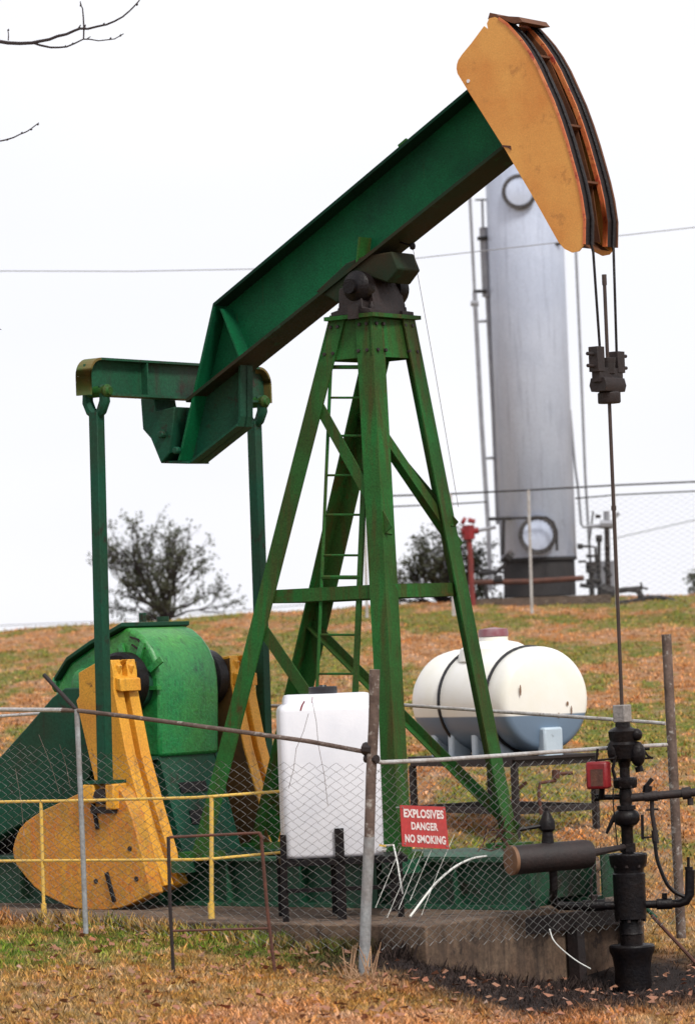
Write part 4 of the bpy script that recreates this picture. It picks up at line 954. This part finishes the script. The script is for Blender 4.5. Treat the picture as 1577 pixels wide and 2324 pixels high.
# ================================================================== hill: tower and its piping
TWD = 60.5; tsx = FPX/TWD
def HP(px, py, dy=0): return P(px, py, TWD+dy)
tb_ = HP(1225, 1362); TW = thing('separator_tower', tb_, 'tall silver cylindrical separator tower on a black skirt on the hill', 'tower')
rT = 86.5/tsx
def tz(y): return HP(1225, y).z
cxy = HP(1221, 1240); base = Vector((cxy.x, cxy.y+.0, 0))
s = MB(); zz0 = tz(1269); zz1 = HP(1185, 300).z
s.lathe([(rT*.98, 0), (rT, .01), (rT, zz1-zz0), (rT*.93, zz1-zz0+.18), (rT*.7, zz1-zz0+.34), (rT*.3, zz1-zz0+.42), (0, zz1-zz0+.43)], base+zb*zz0, zb, 48)
TWs = s.build('shell', 'silver', TW, sharp=60)
s = MB(); s.lathe([(rT*.945, zz0-tz(1354)), (rT*.945, 0)], base+zb*tz(1354), zb, 40); s.lathe([(rT*1.01, 0), (rT*1.01, .05)], base+zb*(zz0-.03), zb, 40); s.build('skirt', 'skirt', TW)
def manway(px, py, r):
    p = HP(px, py); dxx = p.x-base.x; c_ = Vector((p.x, base.y-math.sqrt(max(.01, rT*rT-dxx*dxx)), p.z)); nrm = Vector((dxx, c_.y-base.y, 0)).normalized()
    s = MB(); s.lathe([(r*.86, -.1), (r*.86, .10), (r*.5, .115), (.01, .12)], c_, nrm, 32); o = s.build('manway', 'silver', TW)
    s = MB(); a_ = nrm.cross(zb).normalized()
    s.lathe([(r*1.04, 0.02), (r*1.12, .06), (r*1.12, .085), (r*.84, .085)], c_, nrm, 32)
    for k in range(24):
        an = 2*math.pi*k/24; q = c_+nrm*.08+(a_*math.cos(an)+zb*math.sin(an))*r*.97; s.tube([q, q+nrm*.05], .018, 6)
    s.build('bolt_ring', 'ringm', o); return c_, nrm
manway(1176, 446, 36/tsx); c_, nr_ = manway(1216, 1217, 39/tsx)
def tp(name, pts, r, m_='silverp', dy=0, par=TW, seg=8): return MB().tube([HP(x, y, dy-(.0)) for x, y in pts], r, seg).build(name, m_, par)
tp('riser_pipe', [(1063, 380), (1066, 444), (1077, 664)], .026); tp('riser_pipe', [(1077, 664), (1092, 950), (1108, 1198), (1113, 1340)], .038)
tp('downcomer', [(1099, 516), (1106, 673)], .085, dy=.1, seg=14); tp('downcomer', [(1107, 673), (1121, 950), (1131, 1190)], .045, dy=.1)
tp('riser_pipe', [(1094, 450), (1096, 516)], .02); tp('pipe_bracket', [(1078, 453), (1112, 452)], .015, 'skirt'); tp('pipe_bracket', [(1083, 541), (1120, 538)], .035, 'skirt')
tp('pipe_bracket', [(1122, 545), (1124, 570)], .07, 'skirt', .1)
tp('pipe_bracket', [(1073, 661), (1104, 660)], .03, 'skirt'); tp('pipe_bracket', [(1083, 729), (1104, 728)], .025); tp('pipe_bracket', [(1098, 1040), (1120, 1039)], .025); tp('pipe_bracket', [(1068, 688), (1086, 688)], .05, 'silverp')
tp('riser_pipe', [(1303, 500), (1307, 575), (1317, 800), (1328, 1080), (1341, 1300)], .023, dy=.2); tp('riser_pipe', [(1293, 930), (1305, 1060), (1312, 1110), (1319, 1190), (1324, 1196), (1375, 1194)], .023)
tp('pipe_bracket', [(1243, 556), (1275, 551)], .03, 'skirt', -.4); tp('pipe_bracket', [(1274, 570), (1274, 588)], .04, 'skirt', 0); 
tp('arch_pipe', [(1160, 1176), (1240, 1174), (1255, 1185), (1263, 1205), (1264, 1250)], .022, 'skirt', -.9)
tp('arch_pipe', [(1108, 1178), (1160, 1176)], .03, 'skirt', -.5); tp('arch_pipe', [(1143, 1178), (1141, 1260)], .03, 'skirt', -.6)
PY = thing('pipe_manifold', HP(1340, 1370, -.6), 'dark cluster of valves and pipes to the right of the silver tower', 'pipework')
def pm(name, pts, r, m_='skirt', dy=-.3): return tp(name, pts, r, m_, dy, PY)
pm('pipe', [(1341, 1278), (1344, 1372)], .045); pm('valve', [(1341, 1275), (1342, 1300)], .09); pm('pipe', [(1377, 1198), (1381, 1372)], .045, 'rustblack')
pm('valve', [(1362, 1190), (1392, 1190)], .075, 'silverp'); pm('valve', [(1376, 1160), (1377, 1182)], .05, 'silverp'); pm('pipe', [(1334, 1194), (1362, 1194)], .035, 'silverp')
pm('valve', [(1372, 1240), (1384, 1240)], .06, 'rustblack'); pm('valve', [(1362, 1340), (1395, 1350)], .13); pm('valve', [(1374, 1285), (1384, 1310)], .05)
pm('pipe', [(1310, 1240), (1335, 1240), (1351, 1242), (1353, 1290)], .022); pm('valve', [(1310, 1240), (1322, 1240)], .045); pm('pipe', [(1316, 1328), (1345, 1332)], .035); pm('pipe', [(1308, 1356), (1330, 1356)], .03)
pm('pipe', [(1330, 1320), (1365, 1318)], .045)
s = MB(); s.box(HP(1372, 1304, .1), (R0, Vector((0, 1, 0)), zb), (.17, .08, .22)); s.build('panel_box', 'silverp', PY)
LP = thing('header_pipe', HP(1150, 1350, -1), 'long brown header pipe running past the black tower skirt', 'pipe')
tp('pipe', [(1070, 1322), (1200, 1320), (1325, 1312)], .045, 'rusty', -1.0, LP); tp('support', [(1100, 1322), (1108, 1375)], .03, 'skirt', -1.0, LP)
tp('pipe', [(1085, 1300), (1125, 1300), (1150, 1278), (1160, 1262)], .035, 'skirt', -1.0, LP); tp('valve', [(1148, 1258), (1160, 1268)], .10, 'skirt', -1.0, LP)
tp('pipe', [(1080, 1290), (1145, 1300)], .02, 'skirt', -.8, LP); tp('valve', [(1120, 1315), (1140, 1315)], .07, 'skirt', -1.0, LP)
RV = thing('valve_riser', HP(1082, 1388, -1.6), 'red valve on a rust-red riser pipe on the hill left of the tower', 'valve')
def rv(n_, q, r, m_='redrust'): return tp(n_, q, r, m_, -1.6, RV)
rv('stem', [(1063, 1210), (1068, 1270), (1070, 1330), (1076, 1392)], .045, 'redrust'); rv('body', [(1062, 1192), (1064, 1224)], .10, 'red'); rv('arm', [(1047, 1206), (1086, 1204)], .055, 'red'); rv('handwheel', [(1048, 1180), (1056, 1184)], .06, 'red')
rv('arm', [(1062, 1180), (1078, 1184)], .04, 'red'); rv('arm', [(1086, 1204), (1125, 1196)], .03, 'silverp')
PAD = MB(); q = [HP(1070, 1390, -2), HP(1370, 1378, -2)]
PAD.prism([Vector((tb_.x-1.2, 58.9, 2.6)), Vector((tb_.x+1.05, 58.9, 2.6)), Vector((tb_.x+1.05, 62, 2.6)), Vector((tb_.x-1.2, 62, 2.6))], zb*(tz(1358)-2.6))
tag(PAD.build('gravel_pad', 'pad'), 'dark gravel pad under the silver tower', kind='structure')
BP = thing('surface_pipe', HP(1450, 1372), 'black bent pipes lying on the hill crest at the right', 'pipe')
tp('pipe', [(1395, 1342), (1425, 1338), (1445, 1340), (1455, 1352), (1462, 1368), (1470, 1375)], .045, 'skirt', -2, BP); tp('pipe', [(1395, 1370), (1440, 1364), (1470, 1356), (1500, 1356), (1530, 1364), (1552, 1374)], .038, 'skirt', -2, BP)
tp('pipe', [(1420, 1338), (1458, 1334)], .035, 'skirt', -2, BP); tp('handle', [(1454, 1322), (1457, 1334), (1470, 1337)], .018, 'skirt', -2, BP); tp('support', [(1452, 1340), (1450, 1378)], .04, 'skirt', -2, BP)
# hill fence
FD2 = 55.0
HF = thing('hill_fence', P(1206, 1390, FD2), 'thin chain-link fence with two top wires on the hill crest by the tower', 'fence')
def hf(n_, q, r, m_, par=HF): return MB().tube([P(x, y, FD2) for x, y in q], r, 6).build(n_, m_, par)
hf('top_wire', [(838, 1127), (1021, 1121), (1203, 1112), (1400, 1101), (1650, 1090)], .014, 'skirt'); hf('top_wire', [(838, 1152), (1021, 1144), (1105, 1139)], .011, 'skirt'); hf('top_wire', [(1305, 1131), (1400, 1123), (1650, 1111)], .011, 'skirt')
for q in (((1199, 1112), (1207, 1392)), ((1022, 1120), (1031, 1395)), ((826, 1128), (833, 1402)), ((1392, 1101), (1401, 1380)), ((1590, 1092), (1597, 1378))): hf('post', q, .024, 'galv')
pa = P(1310, 1250, FD2); pbb = P(1650, 1240, FD2); za = P(1310, 1131, FD2).z; zbm = P(1310, 1385, FD2).z
pa.z = pbb.z = 0
weave(pa, pbb, za, P(1650, 1111, FD2).z, zbm, P(1650, 1372, FD2).z, 'wire_mesh', cell=.075, r=.0022, par=HF)
s = MB(); s.bar(P(1030, 1345, 54.6), P(1030, 1398, 54.6), .10, .06); tag(s.build('marker_post', 'galv'), 'short pale grey post behind the front right leg', 'post')
# power lines
for q, r, Y, lb in (((( -3000, 560), (-100, 614), (300, 615), (570, 610), (940, 586), (1577, 515), (1700, 500), (4500, 100)), .006, 46, 'faint power line crossing the sky behind the tower'), (((1390, 1223), (1480, 1202), (1700, 1152), (4000, 560)), .010, 70, 'faint cable rising to the right beyond the hill fence'), (((-3000, 1480), (-100, 1424), (250, 1410), (700, 1372)), .010, 80, 'faint line low over the hill at the left')):
    s = MB(); s.tube([P(x, y, Y) for x, y in q], r, 6); tag(s.build('power_line', 'silverp'), lb, 'power line', 'power lines in the sky')
s = MB(); s.tube([J(937, 562, 0), P(985, 830, 28.5), P(1040, 1150, 29)], .0022, 5); tag(s.build('thin_wire', 'wire'), 'hair-thin wire slanting down from the beam saddle', 'wire')
# ================================================================== trees
def bush(name, cx, cy_top, cy_base, wpx, Y, seed, label, nleaf=1.0, group=None, dens=1.0):
    rs = random.Random(seed); b = P(cx, cy_base, Y); b.z = min(b.z, T(b.x, Y)+.02) if Y < 63 else b.z
    Hh = P(cx, cy_top, Y).z-b.z; Wd = wpx/(FPX/Y)/2
    t = thing(name, b, label, 'tree', group)
    br = MB(); tips = []; lv = []; lf = []
    br.tube([b-zb*.3, b+zb*Hh*.2], [.09, .07], 8)
    def grow(p, d, l, r, dep):
        n = 3; pts_ = [p]; q = p.copy(); dd_ = d.copy()
        for k in range(n):
            dd_ = (dd_+Vector((rs.gauss(0, .16), rs.gauss(0, .16), rs.gauss(.05, .12)))).normalized(); q = q+dd_*l/n; pts_.append(q.copy())
        br.tube(pts_, [r, r*.85, r*.7, r*.5], 5, False)
        if dep == 0: tips.append((pts_[-1], dd_)); return
        for k in range(rs.choice((2, 3, 3))):
            nd = (dd_+Vector((rs.gauss(0, .5), rs.gauss(0, .5), rs.gauss(.12, .4)))).normalized(); grow(pts_[rs.choice((2, 3, 3))], nd, l*rs.uniform(.55, .8), r*.55, dep-1)
        if dep <= 2: tips.append((pts_[2], dd_))
    nb = int(30*dens)
    for k in range(nb):
        a = rs.random()*6.283; el = rs.uniform(.12, 1.35); d = Vector((math.cos(a)*math.cos(el), math.sin(a)*math.cos(el), math.sin(el)))
        ln = 1/math.sqrt((math.cos(el)/Wd)**2+(math.sin(el)/Hh)**2)
        grow(b+zb*Hh*rs.uniform(.04, .22), d, ln*.50*rs.uniform(.8, 1.1), .028, 3)
    for p, d in tips:
        for k in range(int(rs.uniform(2, 8)*nleaf)):
            c = p+Vector((rs.gauss(0, .04), rs.gauss(0, .04), rs.gauss(0, .045))); s_ = rs.uniform(.016, .040)
            a1 = Vector((rs.gauss(0, 1), rs.gauss(0, 1), rs.gauss(0, 1))).normalized()*s_; a2 = a1.cross(Vector((rs.gauss(0, 1), rs.gauss(0, 1), rs.gauss(0, 1)))).normalized()*s_*.6
            n_ = len(lv); lv.extend([c-a1, c+a2, c+a1, c-a2]); lf.append((n_, n_+1, n_+2, n_+3))
    br.build('trunk', 'bark', t); s = MB(); s.v = lv; s.f = lf; s.sm = [False]*len(lf)
    me = bpy.data.meshes.new('crown'); me.from_pydata([tuple(p-b) for p in lv], [], lf); me.materials.append(M['leafm']); o = bpy.data.objects.new('crown', me); COL.objects.link(o); o.parent = t
    return t
bush('small_tree', 378, 1205, 1432, 300, 64.5, 21, 'dark sparse round tree on the hill behind the gearbox', 1.5, 'trees on the hill crest')
bush('small_tree', 1010, 1235, 1400, 250, 62.5, 22, 'dark sparse tree on the hill between the front leg and the tower', 1.5, 'trees on the hill crest')
bush('small_tree', 1610, 1270, 1385, 90, 68, 23, 'faint bare bush at the right edge of the hill', 1.0, 'trees on the hill crest', .6)
# bare tree whose twigs reach in at the top left
YB = 24.0
BT = thing('bare_tree', Vector((-4.6, YB, T(-4.6, YB))), 'bare dark branches reaching in at the top left corner', 'tree')
def bt(n_, q, r, par=BT): return MB().tube([P(x, y, YB) for x, y in q], r, 8).build(n_, 'bark', par)
z4 = lambda x, y: (x/3.3086, y/3.3086)
trk = P(-620, 600, YB)
MB().tube([Vector((-4.6, YB, T(-4.6, YB)-.2)), Vector((-4.62, YB+.05, 2)), Vector((-4.5, YB, 4)), trk, P(-640, 250, YB), P(-700, -200, YB)], [.2, .17, .15, .12, .09, .05], 14).build('trunk', 'bark', BT)
main = [(-640, 250), (-400, 130), (-200, 85)]+[z4(x, y) for x, y in ((0, 308), (60, 318), (150, 322), (240, 318), (300, 305), (370, 292), (430, 268), (500, 252), (560, 225), (600, 210), (660, 212), (740, 192), (800, 180), (860, 155), (920, 122), (970, 80), (1010, 40), (1045, 0))]+[(325, -25)]
rr = [.05, .035, .02]+[.0128, .0125, .012, .0115, .011, .0105, .010, .0095, .009, .0088, .008, .0075, .007, .0065, .006, .0055, .005, .0045]+[.004]
B1 = bt('branch', main, rr)
def tw(q, r): return bt('twig', [z4(x, y) for x, y in q], r, B1)
tw(((250, 318), (300, 335), (380, 352), (440, 352), (500, 347), (560, 322), (625, 290), (670, 290), (740, 302), (800, 295), (860, 288), (900, 265), (930, 248)), [.008, .0075, .007, .0065, .006, .0055, .005, .0045, .004, .004, .0038, .0035, .003])
tw(((628, 285), (630, 210), (626, 130), (620, 60), (606, 30), (603, 5)), [.005, .0055, .005, .0042, .0038, .003]); tw(((62, 300), (64, 260), (60, 220)), [.004, .0035, .003]); tw(((590, 208), (606, 182)), [.006, .003]); tw(((650, 290), (680, 270)), [.004, .003]); tw(((636, 200), (642, 180)), [.006, .004])
for x, y in ((440, 262), (780, 176), (545, 325), (1030, 30), (905, 262), (830, 285), (62, 222), (606, 35), (490, 345)):
    c = P(*z4(x, y), YB); s = MB(); s.lathe([(.0, -.012), (.008, 0), (.0, .012)], c, Vector((.4, 0, 1)), 6); s.build('bud', 'bark', B1)
B2 = bt('branch', [(-650, 500), (-300, 400), (-120, 335)]+[z4(x, y) for x, y in ((0, 1056), (50, 1045), (100, 1030), (150, 1005), (200, 985), (235, 962), (270, 935), (293, 918))], [.05, .03, .012, .0055, .0055, .005, .0045, .0045, .004, .0038, .003])
for x, y in ((235, 968), (165, 995), (285, 930), (55, 1045)):
    c = P(*z4(x, y), YB); s = MB(); s.lathe([(.0, -.010), (.009, 0), (.0, .010)], c, Vector((.4, 0, 1)), 6); s.build('bud', 'bark', B2)
bt('twig', [(-640, 700), (-200, 745), (3, 747)], [.03, .01, .003])
# weed clump at the corner post, pipe stake, small props
WD = MB(); rl = random.Random(9)
for k in range(36):
    x, y = rl.uniform(780, 850), 2215+rl.uniform(-8, 14); a = P(x, y, 24.3); a.z = T(a.x, a.y)-.01
    b = a+Vector((rl.gauss(0, .06), rl.gauss(0, .05), rl.uniform(.05, .26))); WD.tube([a, a.lerp(b, .5)+Vector((rl.gauss(0, .012), 0, 0)), b], [.0045, .004, .002], 4)
WDm = mat('dead weed stalk', (.42, .27, .16), (.3, .15, .08), (.16, .05, .03), 20, .9)
tag(WD.build('dead_weed', WDm), 'clump of dead weed stalks at the foot of the corner post', 'weed')
s = MB(); s.tube([P(1480, 2080, 27.6), P(1577, 2185, 27.0), P(1640, 2250, 26.6)], .014, 8); tag(s.build('loose_pipe', 'rusty'), 'rusty pipe slanting to the ground at the right edge', 'pipe')
s = MB(); s.tube([P(1375, 1985, 28.2), P(1440, 2040, 28.2), P(1490, 2085, 28.2)], .016, 8); tag(s.build('diagonal_strut', 'dkgreen'), 'dark green diagonal strut behind the casing', 'strut')
# concrete foot beyond the slab, seen behind the drum
s = MB(); s.box(P(1308, 2010, 29.5)-zb*.1, (ub, vb, zb), (.14, .14, .32)); s.box(P(1308, 1968, 29.5), (ub, vb, zb), (.16, .16, .04))
tag(s.build('concrete_block', 'conc', bevel=.02), 'grey concrete block standing behind the dark drum', 'block')

s = MB(); s.bar(L(1.6, .9, .33), L(1.78, -.6, .33), .09, .12); s.bar(L(1.74, .15, .3), L(1.76, .15, -.3), .09, .09, ub); s.bar(L(1.74, -.5, .3), L(1.76, -.5, -.3), .07, .07, ub)
tag(s.build('steel_bracket', 'rustblack'), 'dark rusted steel bracket under the front end of the green skid', 'bracket')

pm('pipe', [(1359, 1215), (1359, 1372)], .03); pm('pipe', [(1392, 1178), (1404, 1164)], .03, 'silverp'); pm('pipe', [(1330, 1262), (1360, 1262), (1360, 1300)], .028)
pm('handwheel', [(1351, 1172), (1363, 1172)], .03, 'rustblack'); pm('valve', [(1352, 1222), (1366, 1222)], .06); pm('pipe', [(1312, 1275), (1330, 1274)], .02); pm('valve', [(1330, 1372), (1352, 1372)], .09)
pm('gauge_line', [(1338, 1225), (1346, 1160)], .015, 'skirt'); pm('valve', [(1380, 1330), (1381, 1352)], .085, 'rustblack')
